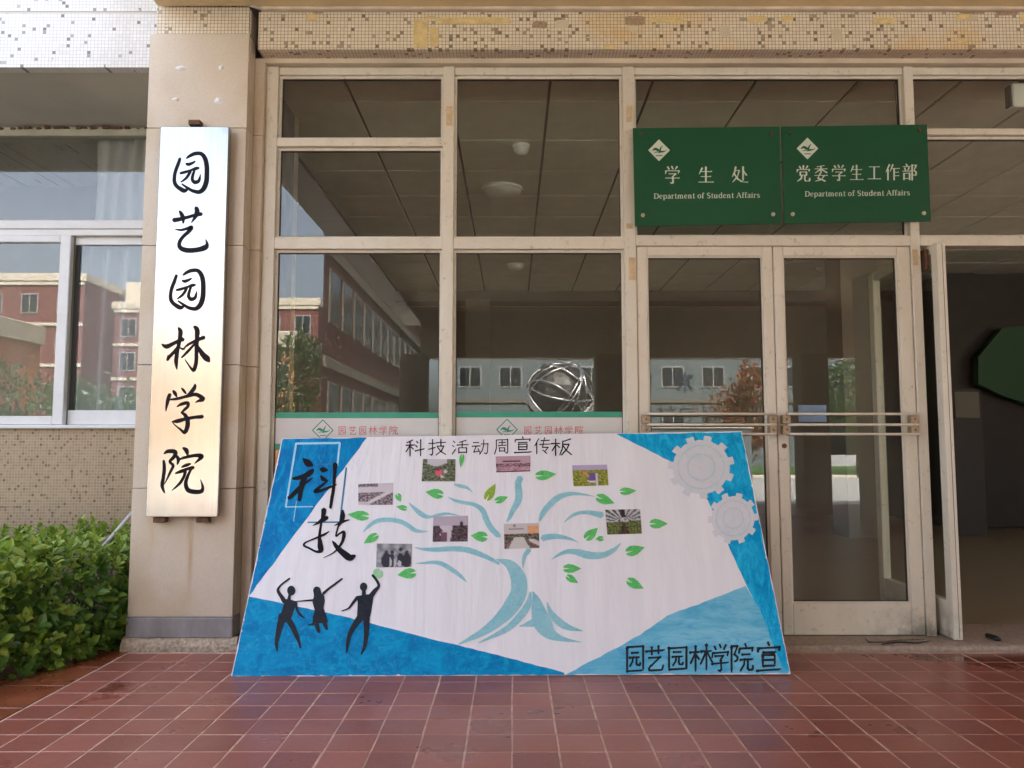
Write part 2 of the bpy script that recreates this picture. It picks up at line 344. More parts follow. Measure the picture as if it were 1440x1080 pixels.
def curtain_mat():
    m = N('sheer_curtain'); m.color((.7, .7, .7)); m.rough(.9); tr = m.n('BsdfTransparent'); mx = m.n('MixShader'); mx.inputs[0].default_value = .85
    tl = m.n('BsdfTranslucent'); tl.inputs[0].default_value = (.7, .7, .7, 1); mm = m.n('MixShader'); mm.inputs[0].default_value = .4
    m.l(m.b.outputs[0], mm.inputs[1]); m.l(tl.outputs[0], mm.inputs[2]); m.l(tr.outputs[0], mx.inputs[1]); m.l(mm.outputs[0], mx.inputs[2]); m.l(mx.outputs[0], m.out.inputs[0]); return m.mat
M['curtain'] = curtain_mat()

# ================================================================== LARGE STRUCTURE
DF, DC, DW, DWF = 4.02, 3.89, 4.68, 3.93       # frame face, pillar face, wing window wall, wing fascia
XL = -1.905; XR = -1.385                        # pillar sides
ZC = 3.30                                       # canopy ceiling
# ground
bx('road', M['asphalt'], -90, 90, -90, -5.35, -.6, -.15, bev=0, kind='structure')
MB().add([(-90, -36, -.14), (90, -36, -.14), (90, -20, -.14), (-90, -20, -.14)], [(0, 1, 2, 3)]).build('lawn', M['grass'], kind='structure')
bx('kerb', M['cream_trim'], -90, 90, -20.1, -19.95, -.15, -.05, kind='structure')
bx('soil_bed', M['soil'], -12, -1.9, -5.3, DW - .02, -.5, -.03, bev=0, kind='structure')
# tiled floor: grout bed + tiles
fl = thing('tiled_floor', 'dark red square floor tiles with pale joints in front of the entrance', 'floor', kind='structure')
fl.pop('category', None) if False else None
if 'category' in fl: del fl['category']
bx('grout_bed', M['grout'], -1.868, 9, -5.3, 3.835, -.3, -.0012, fl, bev=0)
PX, PY, G = .155, .150, .0054
bed = []
nx0 = -12; rows = [(3.813 - PY * (k + 1)) for k in range(60)]
tile_src = None; cnt = 0; rest = MB()
for k, y in enumerate(rows):
    xs = [i * PX for i in range(-12, 58)]
    for x in xs:
        x0 = x + .0; 
        if x0 < -1.875: x0c = -1.872
        else: x0c = x0
        dz = rnd.uniform(-.0007, .0005); jx = rnd.uniform(-.0012, .0012)
        yc = y + PY / 2; lim = 720 * (yc + .02) / 1105 + .08
        if cnt < 300 and k <= 8 and abs(x + PX / 2) < lim and x0 >= -1.875:
            if tile_src is None:
                tile_src = MB().box(-PX / 2 + G / 2, PX / 2 - G / 2, -PY / 2 + G / 2, PY / 2 - G / 2, -.012, 0, .0016).build('floor_tile', M['tile'], None)
                tile_src.parent = fl; tile_src.location = (x + PX / 2, yc, dz)
            else:
                inst(tile_src, 'floor_tile', fl, (x + PX / 2 + jx, yc + rnd.uniform(-.0008, .0008), dz), (rnd.uniform(-.004, .004), rnd.uniform(-.004, .004), rnd.uniform(-.004, .004)))
            cnt += 1
        else:
            rest.box(max(x0c, x) + G / 2 + jx, x + PX - G / 2 + jx, y + G / 2, y + PY - G / 2, -.012, dz, .0016 if k < 12 else 0)
rest.build('floor_tile', M['tile'], fl, kind='stuff')
# wet ramp tiles on the left
rp = thing('side_paving', 'wet orange paving tiles beside the hedge', 'paving', kind='structure'); del rp['category']
bx('grout_bed', M['grout'], -2.9, -1.88, 2.0, 3.9, -.3, -.012, rp, bev=0)
ys = [3.88, 3.60, 3.33, 3.05, 2.76, 2.48, 2.2]
for i in range(len(ys) - 1):
    for x0, x1 in ((-2.19, -1.887), (-2.5, -2.2), (-2.81, -2.51)):
        bx('paving_tile', M['wet_tile'], x0, x1, ys[i + 1] + .005, ys[i], -.05, -.005 - rnd.uniform(0, .004), rp, bev=.003)
# threshold
th = MB(); zt = .030; segs = 130; vs = []; fs = []
x0, x1 = -1.38, 9
for i in range(segs * 3 + 1):
    x = x0 + (x1 - x0) * i / (segs * 3); n1 = noise.noise(Vector((x * 14, 0, 0))) * .006 + noise.noise(Vector((x * 50, 3, 0))) * .004
    vs += [(x, 3.845 + n1, -.02), (x, 3.842 + n1, .010 + n1 * .8), (x, 3.852 + n1 * 1.4, .024 + n1 * .4), (x, 3.875, zt), (x, 4.3, zt)]
for i in range(segs * 3):
    for j in range(4): a = i * 5 + j; fs.append((a, a + 5, a + 6, a + 1))
th.add(vs, fs).build('threshold', M['terrazzo'], kind='structure')
# ---- lobby (inside)
LX0, LX1, LY1, LZ = -1.6, 9.0, 10.9, 3.12
bx('lobby_floor', M['lobby_floor'], LX0, LX1, 4.301, LY1, -.2, zt, bev=0, kind='structure')
lc = thing('lobby_ceiling', 'suspended ceiling of square panels with dark joints', 'ceiling', kind='structure'); del lc['category']
bx('ceiling_backing', M['ceil_joint'], LX0, LX1, 4.25, LY1, LZ + .012, LZ + .15, lc, bev=0)
pitch = .600; src = None
gx = at(667, 327, 1).x / (at(667, 327, 1).z - 1) * (LZ - 1); gy = at(700, 143, 1); gy = (LZ - 1) / (gy.z - 1)
while gx - pitch > LX0 - .5: gx -= pitch
while gy - pitch > 3.8: gy -= pitch
i = 0
y = gy
while y < LY1 - .05:
    x = gx
    while x < LX1 - .1:
        a0, a1 = max(x + .009, LX0), min(x + pitch - .009, LX1); b0, b1 = max(y + .007, 4.26), min(y + pitch - .007, LY1)
        if a1 - a0 > .05 and b1 - b0 > .05:
            full = (a1 - a0) > pitch - .02 and (b1 - b0) > pitch - .016
            if full and src is not None:
                inst(src, 'ceiling_panel', lc, (x + pitch / 2, y + pitch / 2, LZ + rnd.uniform(0, .002)))
            else:
                if full:
                    src = MB().box(-pitch / 2 + .009, pitch / 2 - .009, -pitch / 2 + .007, pitch / 2 - .007, 0, .011, .002).build('ceiling_panel', M['ceil_panel'])
                    src.parent = lc; src.location = (x + pitch / 2, y + pitch / 2, LZ)
                else: bx('ceiling_panel', M['ceil_panel'], a0, a1, b0, b1, LZ, LZ + .011, lc)
        x += pitch
    y += pitch

# ---- the school building
sb = thing('school_building', 'mosaic clad school building wing with white framed windows left of the pillar', 'building')
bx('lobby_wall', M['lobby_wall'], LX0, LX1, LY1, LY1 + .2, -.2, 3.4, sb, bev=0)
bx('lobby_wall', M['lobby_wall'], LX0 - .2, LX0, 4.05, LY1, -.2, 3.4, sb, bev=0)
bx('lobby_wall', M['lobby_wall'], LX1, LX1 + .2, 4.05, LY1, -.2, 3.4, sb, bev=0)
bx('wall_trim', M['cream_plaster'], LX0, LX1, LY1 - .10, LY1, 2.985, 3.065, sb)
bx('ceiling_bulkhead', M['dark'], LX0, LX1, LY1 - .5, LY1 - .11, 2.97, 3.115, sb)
bx('stair_shade_block', M['dark'], 5.2, 8.9, 9.2, 10.7, .04, 3.08, sb)  # soffit carried down to the floor, standing in for the dark stairwell
st = MB(); st.add([at(1376, 502, 9.0), at(1410, 461, 9.0), at(1440, 458, 9.0), at(1560, 452, 9.0), at(1560, 600, 9.0), at(1440, 566, 9.0), at(1412, 557, 9.0), at(1376, 540, 9.0)], [tuple(range(8))])
v0 = list(st.v); st.add([(x, y + .1, z) for x, y, z in v0], [tuple(range(8))[::-1]])
for i in range(8): st.f.append((i, 8 + i, 8 + (i + 1) % 8, (i + 1) % 8)); st.m.append(0)
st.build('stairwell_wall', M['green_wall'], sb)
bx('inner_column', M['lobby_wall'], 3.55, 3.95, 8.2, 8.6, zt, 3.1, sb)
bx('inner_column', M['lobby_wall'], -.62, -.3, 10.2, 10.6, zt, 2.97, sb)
pp = MB(); pp.tube([(-1.44, 4.85, zt), (-1.44, 4.85, LZ)], .055, 16).build('drain_pipe', M['cream_plaster'], sb, smooth=True)
# upper building
bx('upper_wall', M['mosaic_white'], -14, 9.3, DWF + .35, 16, 3.62, 9.5, sb, bev=0)
bx('roof', M['plaster'], -14.3, 9.6, DWF + .1, 16.3, 9.5, 9.8, sb, bev=0)
bx('end_wall', M['cream_plaster'], -14, -13.8, DW, 16, -.2, 3.62, sb, bev=0)
bx('rear_wall', M['lobby_wall'], -13.8, LX0 - .2, 7.6, 7.8, -.2, 3.62, sb, bev=0)
bx('room_wall', M['cream_plaster'], -2.1, -1.95, DW + .15, 7.6, -.2, 3.0, sb, bev=0)
bx('room_floor', M['lobby_wall'], -13.8, -2.1, DW + .15, 7.6, -.2, .0, sb, bev=0)
# wing wall below the windows
zsill = at(100, 600, DW).z; zhead = at(100, 181, DW).z
bx('mosaic_wall', M['mosaic_brown'], -13.8, XL + .3, DW, DW + .15, -.3, zsill - .012, sb, bev=0)
bx('wing_soffit', M['plaster'], -14, XL + .1, DWF + .06, DW + .3, 3.003, 3.14, sb, bev=0)
# sloping rough edge strip under the fascia front
fa = MB(); fa.box(-14, XL + .02, DWF, DWF + .06, 3.0, 3.297, 0); fa.build('mosaic_fascia', M['mosaic_white'], sb)
bx('fascia_ledge', M['plaster'], -14, XL + .02, DWF + .006, DWF + .07, 3.297, 3.312, sb, bev=0)
bx('mosaic_fascia', M['mosaic_white'], -14, XL + .04, DWF + .004, DWF + .35, 3.312, 3.75, sb, bev=0)
bx('fascia_infill', M['plaster'], -14, XL + .02, DWF + .07, DWF + .4, 3.14, 3.311, sb, bev=0)
bx('head_lintel', M['plaster'], -13.8, XL + .1, DW + .02, DW + .15, zhead + .0, 3.0, sb, bev=0)
cr = MB()
for i in range(26):                                   # crumbling plaster along the window head
    x = -3.2 + i * .052 + rnd.uniform(-.02, .02); w = rnd.uniform(.015, .05)
    cr.box(x, x + w, DW - rnd.uniform(.004, .02), DW + .03, zhead - rnd.uniform(.002, .010), zhead + rnd.uniform(.004, .014), .003)
cr.build('crumbling_plaster', M['rust'], sb, kind='stuff')

# window of the wing: parts
wn_ = MB(); wx0, wx1 = -3.78, XL + .05
def zz(py, D=DW): return at(100, py, D).z
wn_.box(wx0, wx1, DW - .005, DW + .06, zz(191), zhead - .002, .003)
win = wn_.build('window', M['old_frame'], sb)
def wpart(name, mat, *a, **k): return bx(name, mat, *a, win, **k)
wpart('transom', M['white_frame'], wx0, wx1, DW - .01, DW + .07, zz(322), zz(310), bev=.003)
wpart('transom', M['white_frame'], wx0, wx1, DW + .0, DW + .07, zz(331), zz(322) - .001, bev=.003)
XS = [at(p, 450, DW).x for p in (-420, 79, 84, 99, 103, 205)]
wpart('window_sill', M['white_frame'], wx0, wx1, DW - .03, DW + .1, zsill - .012, zsill + .010, bev=.004)
zb, ztp = zsill + .012, zz(331) - .001
# front sash (left) : stile, rails ; rear sash (right)
sx = at(96, 450, DW).x; sw = at(81, 450, DW).x
wpart('sash', M['white_frame'], sw, sx, DW - .012, DW + .028, zb, ztp, bev=.004)
wpart('sash', M['white_frame'], wx0, sw - .0005, DW - .012, DW + .028, zb, zb + .052, bev=.004)
wpart('sash', M['white_frame'], wx0, sw - .0005, DW - .012, DW + .028, ztp - .045, ztp, bev=.004)
wpart('sash', M['white_frame'], sx + .001, wx1, DW + .034, DW + .068, zb, zb + .09, bev=.004)
wpart('sash', M['white_frame'], sx + .001, wx1, DW + .034, DW + .068, ztp - .05, ztp, bev=.004)
wpart('gasket', M['dark_rubber'], sx + .001, sx + .030, DW + .045, DW + .068, zb + .09, ztp - .05, bev=0)
wpart('pane', M['wing_glass'], wx0, sw, DW + .006, DW + .010, zb + .05, ztp - .04, bev=0)
wpart('pane', M['wing_glass'], sx + .03, wx1, DW + .050, DW + .054, zb + .09, ztp - .05, bev=0)
wpart('pane', M['wing_glass'], wx0, wx1, DW + .03, DW + .034, zz(310), zz(191), bev=0)
def curtain(name, x0, x1, y, z0, z1, label, amp=.02, folds=9):
    m = MB(); n = 90; vs = []; fs = []
    for i in range(n + 1):
        t = i / n; x = x0 + (x1 - x0) * t
        for j in range(8):
            k = j / 7; vs.append((x + .01 * math.sin(k * 3 + t * 9), y + amp * math.sin(t * folds * 6.283 + .6 * math.sin(k * 2)) * (1 + .3 * k), z1 + (z0 - z1) * k))
    for i in range(n):
        for j in range(7): a = i * 8 + j; fs.append((a, a + 1, a + 9, a + 8))
    return m.add(vs, fs).build(name, M['curtain'], smooth=True, label=label, cat='curtain', group='curtains behind the wing window')
curtain('curtain', at(140, 250, 4.85).x, -2.0, 4.80, zz(322), zz(188, 4.80), 'sheer white curtain behind the top window pane by the pillar', .015, 7)
curtain('curtain', at(110, 450, 4.9).x, -2.0, 4.83, .9, zz(335, 4.83), 'tall sheer curtain behind the narrow lower sash by the pillar', .035, 6)

# ---- pillar
pl = thing('entrance_pillar', 'tall pillar clad in beige stone slabs carrying the steel name plate', 'pillar', (-1.645, DC + .3, 0))
bx('pillar_core', M['plinth'], XL + .015, XR - .015, DC + .02, 4.85, -.05, 3.16, pl, bev=0)
zj = [at(200, y, DC).z for y in (868, 687, 513, 345, 180, 47)]
for a, b in zip(zj[:-1], zj[1:]):
    o = rnd.uniform(-.0015, .0015)
    bx('stone_slab', M['stone'], XL + o, XR + .001 + o, DC + rnd.uniform(-.001, .001), DC + .022, a + .0015, b - .0015, pl, bev=.002)
    bx('stone_slab', M['stone'], XR - .018, XR + .003, DC + .0245, 3.99, a + .0015, b - .0015, pl, bev=.002)
    bx('stone_slab', M['stone'], XL - .002, XL + .018, DC + .0245, DW, a + .0015, b - .0015, pl, bev=.002)
zp = zj[0]
bx('plinth_slab', M['plinth'], XL - .004, XR + .004, DC - .006, DC + .03, .055, zp - .001, pl, bev=.004)
bx('plinth_slab', M['plinth'], XR - .014, XR + .005, DC + .031, 3.99, .055, zp - .001, pl, bev=.004)
rb = MB(); vs = []; fs = []; n = 60
prof = [(-.018, -.02), (-.016, .018), (-.006, .040), (.004, .056), (.03, .057)]
for i in range(n + 1):
    x = XL - .02 + (XR + .03 - XL + .02) * i / n
    for j, (dy, z) in enumerate(prof):
        q = noise.noise(Vector((x * 22, j * 3.1, 0))) * .009; vs.append((x, DC + dy - .004 + q, z + q * .6 if 0 < j < 4 else z))
for i in range(n):
    for j in range(4): a = i * 5 + j; fs.append((a, a + 5, a + 6, a + 1))
rb.add(vs, fs).build('mortar_base', M['rubble'], pl)
for cx, cy, w, h in ((255, 96, 17, 8), (311, 95, 8, 8), (248, 140, 11, 6), (308, 142, 15, 11)):
    c = at(cx, cy, DC); mbp = MB(); k = 9; ring = []
    for i in range(k):
        a = 6.283 * i / k; rr = rnd.uniform(.75, 1.15); ring.append((c.x + math.cos(a) * w * .0019 * rr, DC - .001, c.z + math.sin(a) * h * .0019 * rr))
    mbp.add(ring + [(c.x + .003, DC - .010, c.z)], [(i, (i + 1) % k, k) for i in range(k)]).build('plaster_chip', M['white'], pl)
# pilaster between pillar and frame
for a, b in zip([zt] + zj[1:-1], zj[1:]):
    bx('stone_slab', M['stone'], XR + .004, -1.330, 3.985, 4.10, a + .0015, min(b - .0015, 3.075), pl, bev=.002)
bx('pillar_head', M['mosaic_cream'], XL + .03, XR - .002, DC + .004, 4.3, zj[-1] + .001, 3.61, pl, bev=0)
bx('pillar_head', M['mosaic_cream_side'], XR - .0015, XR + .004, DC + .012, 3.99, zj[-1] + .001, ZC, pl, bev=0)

# ---- canopy
cp = thing('entrance_canopy', 'deep porch canopy with ochre ceiling over the entrance', 'canopy', (0, 0, ZC))
bx('ceiling_slab', M['yellow_plaster'], XR + .03, 9.2, -5.3, 3.898, ZC + .004, ZC + .3, cp, bev=0)
bx('ceiling_slab', M['yellow_plaster'], -1.86, XR + .029, -5.3, DC - .02, ZC + .004, ZC + .3, cp, bev=0)
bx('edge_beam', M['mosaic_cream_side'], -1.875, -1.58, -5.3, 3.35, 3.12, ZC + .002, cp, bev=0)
bx('edge_beam', M['mosaic_cream'], -1.57, 9.2, -5.3, -4.95, 2.5, ZC + .002, cp, bev=0)
bx('ceiling_moulding', M['white_moulding'], XR + .06, 9.2, 3.868, 3.899, 3.287, 3.3025, cp, bev=.003)
for x, y in ((4.94, -4.6), (4.93, -2.2), (-1.62, -4.6), (1.6, -4.6), (8.2, -4.6)):
    bx('column', M['concrete'], x - .22, x + .22, y - .22, y + .22, -.05, 3.3 if y > -4 else 2.5, cp, bev=.01)
# fascia over the entrance
ef = thing('entrance_fascia', 'cream mosaic beam with peeling yellow patches above the glazed entrance', 'beam', (3, 3.9, 3.1))
FX0 = -1.335
bx('mosaic_face', M['mosaic_cream'], FX0, 9.2, 3.90, 3.925, 3.083, 3.287, ef, bev=0)
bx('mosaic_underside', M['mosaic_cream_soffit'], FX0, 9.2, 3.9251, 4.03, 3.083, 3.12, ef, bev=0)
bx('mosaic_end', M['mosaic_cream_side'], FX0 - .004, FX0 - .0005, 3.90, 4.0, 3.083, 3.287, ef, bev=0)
bx('lintel', M['cream_plaster'], -1.385, 9.2, 3.995, 4.2, 3.056, 3.0825, ef, bev=0)
bx('beam_core', M['plaster'], FX0, 9.2, 3.926, 4.25, 3.1201, 3.6, ef, bev=0)
bx('beam_core', M['plaster'], LX0 - .2, 9.2, 4.2, 4.25, LZ - .03, 3.6, ef, bev=0)
def patch(px0, py0, px1, py1, mat, dep=.0025):
    a = at(px0, py0, 3.9); b = at(px1, py1, 3.9); k = 14; ring = []
    cx, cz = (a.x + b.x) / 2, (a.z + b.z) / 2; hw, hh = abs(b.x - a.x) / 2, abs(a.z - b.z) / 2
    for i in range(k):
        t = 6.283 * i / k; ct, st_ = math.cos(t), math.sin(t); e = .35
        ring.append((cx + hw * math.copysign(abs(ct) ** e, ct) * rnd.uniform(.86, 1.04), 3.9 - dep, cz + hh * math.copysign(abs(st_) ** e, st_) * rnd.uniform(.8, 1.04)))
    m = MB(); m.add(ring + [(x, 3.9, z) for x, y, z in ring], [tuple(range(k))[::-1]] + [(i, (i + 1) % k, k + (i + 1) % k, k + i) for i in range(k)])
    m.build('plaster_patch', mat, ef)
for q in ((581, 24, 602, 70), (604, 36, 617, 66), (612, 24, 720, 34), (598, 22, 612, 27), (913, 23, 965, 32), (1050, 22, 1079, 32), (1226, 24, 1260, 34), (1343, 20, 1368, 28), (1346, 54, 1358, 62), (848, 63, 864, 70), (1435, 18, 1470, 32), (430, 20, 446, 29), (1098, 22, 1116, 31), (1500, 30, 1560, 50)):
    patch(*q, M['yellow_filler'])
for q in ((748, 30, 770, 40), (878, 22, 908, 36), (1350, 13, 1385, 20), (1400, 14, 1432, 22), (440, 16, 455, 19), (1065, 38, 1068, 50)):
    patch(*q, M['brass'], .0018)
for q in ((715, 64, 735, 71), (882, 36, 898, 44), (780, 28, 800, 40), (1012, 36, 1028, 52), (1170, 40, 1184, 58), (1352, 22, 1376, 30)):
    patch(*q, M['cream_plaster'], .002)

# ---- glazed entrance
eg = thing('entrance_glazing', 'glazed aluminium shopfront of large panes with cream frames', 'glazed front', (.5, DF, zt))
YB = DF + .07
def bar(name, x0, x1, z0, z1, y0=DF, y1=YB, mat='alu', parent=eg, bev=.0025): return bx(name, M[mat], x0, x1, y0, y1, z0, z1, parent, bev=bev)
ZT, ZTb = 3.052, 3.010
POST = (-1.3285, -1.265); M1 = (-.372, -.312); M2 = (.598, .660); M3 = (2.122, 2.172); M4 = (3.12, 3.18)
for a, b in (POST, M1, M2, M3, M4): bar('mullion', a, b, zt, ZT)
def seg(x0, x1): return x0 + .0005, x1 - .0005
bays = [(POST[1], M1[0]), (M1[1], M2[0]), (M2[1], M3[0]), (M3[1], M4[0])]
e = .0015
for i, (a, b) in enumerate(bays):
    a, b = seg(a, b)
    bar('rail', a, b, ZTb, ZT, DF + .012)
    lo, hi = ((2.045, 2.110) if i < 2 else (2.062, 2.118))
    bar('transom', a, b, lo, hi, DF + e)
bar('transom', *seg(*bays[0]), 2.607, 2.655, DF + e)
bar('transom', *seg(*bays[3]), 2.670, 2.706, DF + e)
# glazing beads (thin inner frame set back) and panes
def glazed(x0, x1, z0, z1, pname='pane', parent=eg, yb=DF + .030, bead=.014, gmat='glass'):
    m = MB(); y0, y1 = yb, yb + .02
    m.box(x0, x0 + bead, y0, y1, z0, z1, .001); m.box(x1 - bead, x1, y0, y1, z0, z1, .001)
    m.box(x0 + bead, x1 - bead, y0, y1, z1 - bead, z1, .001); m.box(x0 + bead, x1 - bead, y0, y1, z0, z0 + bead * .7, .001)
    m.build('glazing_bead', M['alu'], parent)
    d = MB(); w = .004
    for q in ((x0 + bead, x0 + bead + w, z0, z1), (x1 - bead - w, x1 - bead, z0, z1), (x0 + bead, x1 - bead, z1 - bead - w, z1 - bead), (x0 + bead, x1 - bead, z0 + bead * .7, z0 + bead * .7 + w)):
        d.box(q[0], q[1], y0 + .006, y1 - .002, q[2], q[3], 0)
    d.build('gasket', M['dark_rubber'], parent)
    return bx(pname, M[gmat], x0 + .004, x1 - .004, yb + .0115, yb + .0155, z0 + .003, z1 - .003, parent, bev=0)
for (a, b, z0, z1) in ((*bays[0], 2.655, ZTb), (*bays[0], 2.110, 2.607), (*bays[1], 2.110, ZTb), (*bays[2], 2.118, ZTb), (*bays[3], 2.118, 2.670), (*bays[3], 2.706, ZTb),
                       (*bays[0], .12, 2.045), (*bays[1], .12, 2.045)):
    glazed(a, b, z0, z1)
for i in (0, 1): bar('rail', *seg(*bays[i]), zt, .12, DF + e)
# rivet holes on the left transom end
rv = MB()
for dx, dz in ((0, .01), (0, -.01), (-.008, 0)): rv.disc((M1[0] - .012 + dx, DF + .0005, 2.631 + dz), .0022, .003, 8)
rv.build('rivet', M['dark_rubber'], eg)
for (px, py, w, h) in ((632, 163, 9, 30), (885, 160, 9, 26), (889, 378, 10, 34), (1287, 362, 8, 24), (885, 318, 9, 8)):
    c = at(px, py, DF); bx('tape_remnant', M['tape'], c.x - w * .0018, c.x + w * .0018, DF - .0012, DF - .0002, c.z - h * .0018, c.z + h * .0018, eg, bev=0)
c = at(377, 165, DF); bx('tape_remnant', M['white_moulding'], c.x - .008, c.x + .008, DF - .0012, DF - .0002, c.z - .05, c.z + .05, eg, bev=0)
# doors
def door(x0, x1, left):
    zb_, zt_ = zt + .004, 2.060
    y0, y1 = DF + .008, DF + .050
    fr = MB(); stl = .055; str_ = .052 if left else .068
    if not left: stl = .052
    fr.box(x0, x0 + stl, y0, y1, zb_, zt_, .004); fr.box(x1 - str_, x1, y0, y1, zb_, zt_, .004)
    fr.box(x0 + stl + .0005, x1 - str_ - .0005, y0 + .002, y1, zt_ - .052, zt_, .003)
    fr.box(x0 + stl + .0005, x1 - str_ - .0005, y0 + .003, y1, zb_, .196, .003)
    d = fr.build('glass_door', M['alu'], eg, label='left door leaf partly hidden by the leaning painted board' if left else 'right door leaf with dirty lower rail and lock hole')
    glazed(x0 + stl, x1 - str_, .196, zt_ - .052, 'pane', d, DF + .018, .008)
    for zc in (1.163, 1.108, 1.060):
        b = MB(); b.tube([(x0 + .035, 3.985, zc), (x0 + .035, 3.94, zc), (x1 - .035, 3.94, zc), (x1 - .035, 3.985, zc)], .0068, 10)
        b.build('push_bar', M['alu'], d, smooth=True)
    for xs in (x0 + .012, x1 - .052):
        for zc in (1.138, 1.083):
            p = MB(); p.box(xs, xs + .040, 3.985, y0 - .0004, zc - .023, zc + .023, .003); p.build('handle_bracket', M['brass'], d)
            s = MB(); s.disc((xs + .020, 3.983, zc), .0045, .004, 10); s.build('screw', M['dark_rubber'], d)
    if not left:
        k = MB(); k.disc((x0 + .030, y0 - .004, 1.000), .013, .006, 20); k.build('lock_cylinder', M['rust'], d)
    return d
door(.6635, 1.386, True); door(1.3905, 2.119, False)
# open leaf, swung inwards on its pivot, seen edge on
od = MB(); lx0, lx1, ly0, ly1 = 2.205, 2.250, 3.925, 4.70
zb_, zt_ = zt + .004, 2.056
od.box(lx0, lx1, ly0, ly0 + .06, zb_, zt_, .003); od.box(lx0, lx1, ly1 - .06, ly1, zb_, zt_, .003)
od.box(lx0 + .004, lx1 - .004, ly0 + .0605, ly1 - .0605, zb_, .22, .003); od.box(lx0 + .004, lx1 - .004, ly0 + .0605, ly1 - .0605, zt_ - .05, zt_, .003)
odo = od.build('glass_door', M['alu'], eg, label='open door leaf seen edge on')
bx('pane', M['glass'], lx0 + .02, lx0 + .024, ly0 + .055, ly1 - .055, .215, zt_ - .045, odo, bev=0)
bx('edge_groove', M['dark_rubber'], lx0 + .026, lx0 + .0285, ly0 - .0006, ly0 + .002, zb_ + .01, zt_ - .01, odo, bev=0)
bx('door_closer', M['rust'], 2.185, 2.203, 4.0, 4.08, 1.93, 2.04, odo, bev=.004)

# ================================================================== LETTERING
def cr_(pts, n=5):
    out = []
    P_ = [Vector(p) for p in pts]
    if len(P_) == 2:
        return [P_[0].lerp(P_[1], i / 3) for i in range(4)]
    for i in range(len(P_) - 1):
        p0 = P_[max(i - 1, 0)]; p1 = P_[i]; p2 = P_[i + 1]; p3 = P_[min(i + 2, len(P_) - 1)]
        for k in range(n):
            t = k / n
            out.append(.5 * ((2 * p1) + (p2 - p0) * t + (2 * p0 - 5 * p1 + 4 * p2 - p3) * t * t + (3 * p1 - p0 - 3 * p2 + p3) * t ** 3))
    out.append(P_[-1]); return out
LIFT = [0]
def ribbon(mb, pts, T, base=.0012, smooth=True, jag=0.0, thick=0):
    """pts (x,y,w) in drawing units; T(x,y,off) -> 3D"""
    ps = cr_(pts) if smooth else [Vector(p) for p in pts]
    LIFT[0] = (LIFT[0] + 1) % 9; off = base + LIFT[0] * .00005
    L = []; Rr = []; n = len(ps)
    for i, p in enumerate(ps):
        t = (ps[min(i + 1, n - 1)] - ps[max(i - 1, 0)]); t.z = 0
        if t.length < 1e-6: t = Vector((1, 0, 0))
        t.normalize(); nn = Vector((-t.y, t.x, 0)); w = max(p.z, .3) / 2
        ja = 1 + (rnd.uniform(-jag, jag) if jag else 0)
        L.append((p.x + nn.x * w * ja, p.y + nn.y * w * ja)); Rr.append((p.x - nn.x * w / ja, p.y - nn.y * w / ja))
    def cap(p, q, sgn):
        t = (q - p); t.z = 0
        if t.length < 1e-6: return (p.x, p.y)
        t.normalize(); return (p.x - t.x * p.z * .35, p.y - t.y * p.z * .35)
    c0 = cap(ps[0], ps[1], 1); c1 = cap(ps[-1], ps[-2], 1)
    V = [T(*c0, off)] + [T(*q, off) for pr in zip(L, Rr) for q in pr] + [T(*c1, off)]
    F_ = [(0, 2, 1)] + [(1 + 2 * i, 2 + 2 * i, 4 + 2 * i, 3 + 2 * i) for i in range(n - 1)] + [(2 * n - 1, 2 * n, 2 * n + 1)]
    mb.add(V, F_)
def poly(mb, pts, T, off=.0010): mb.add([T(x, y, off) for x, y in pts], [tuple(range(len(pts)))])
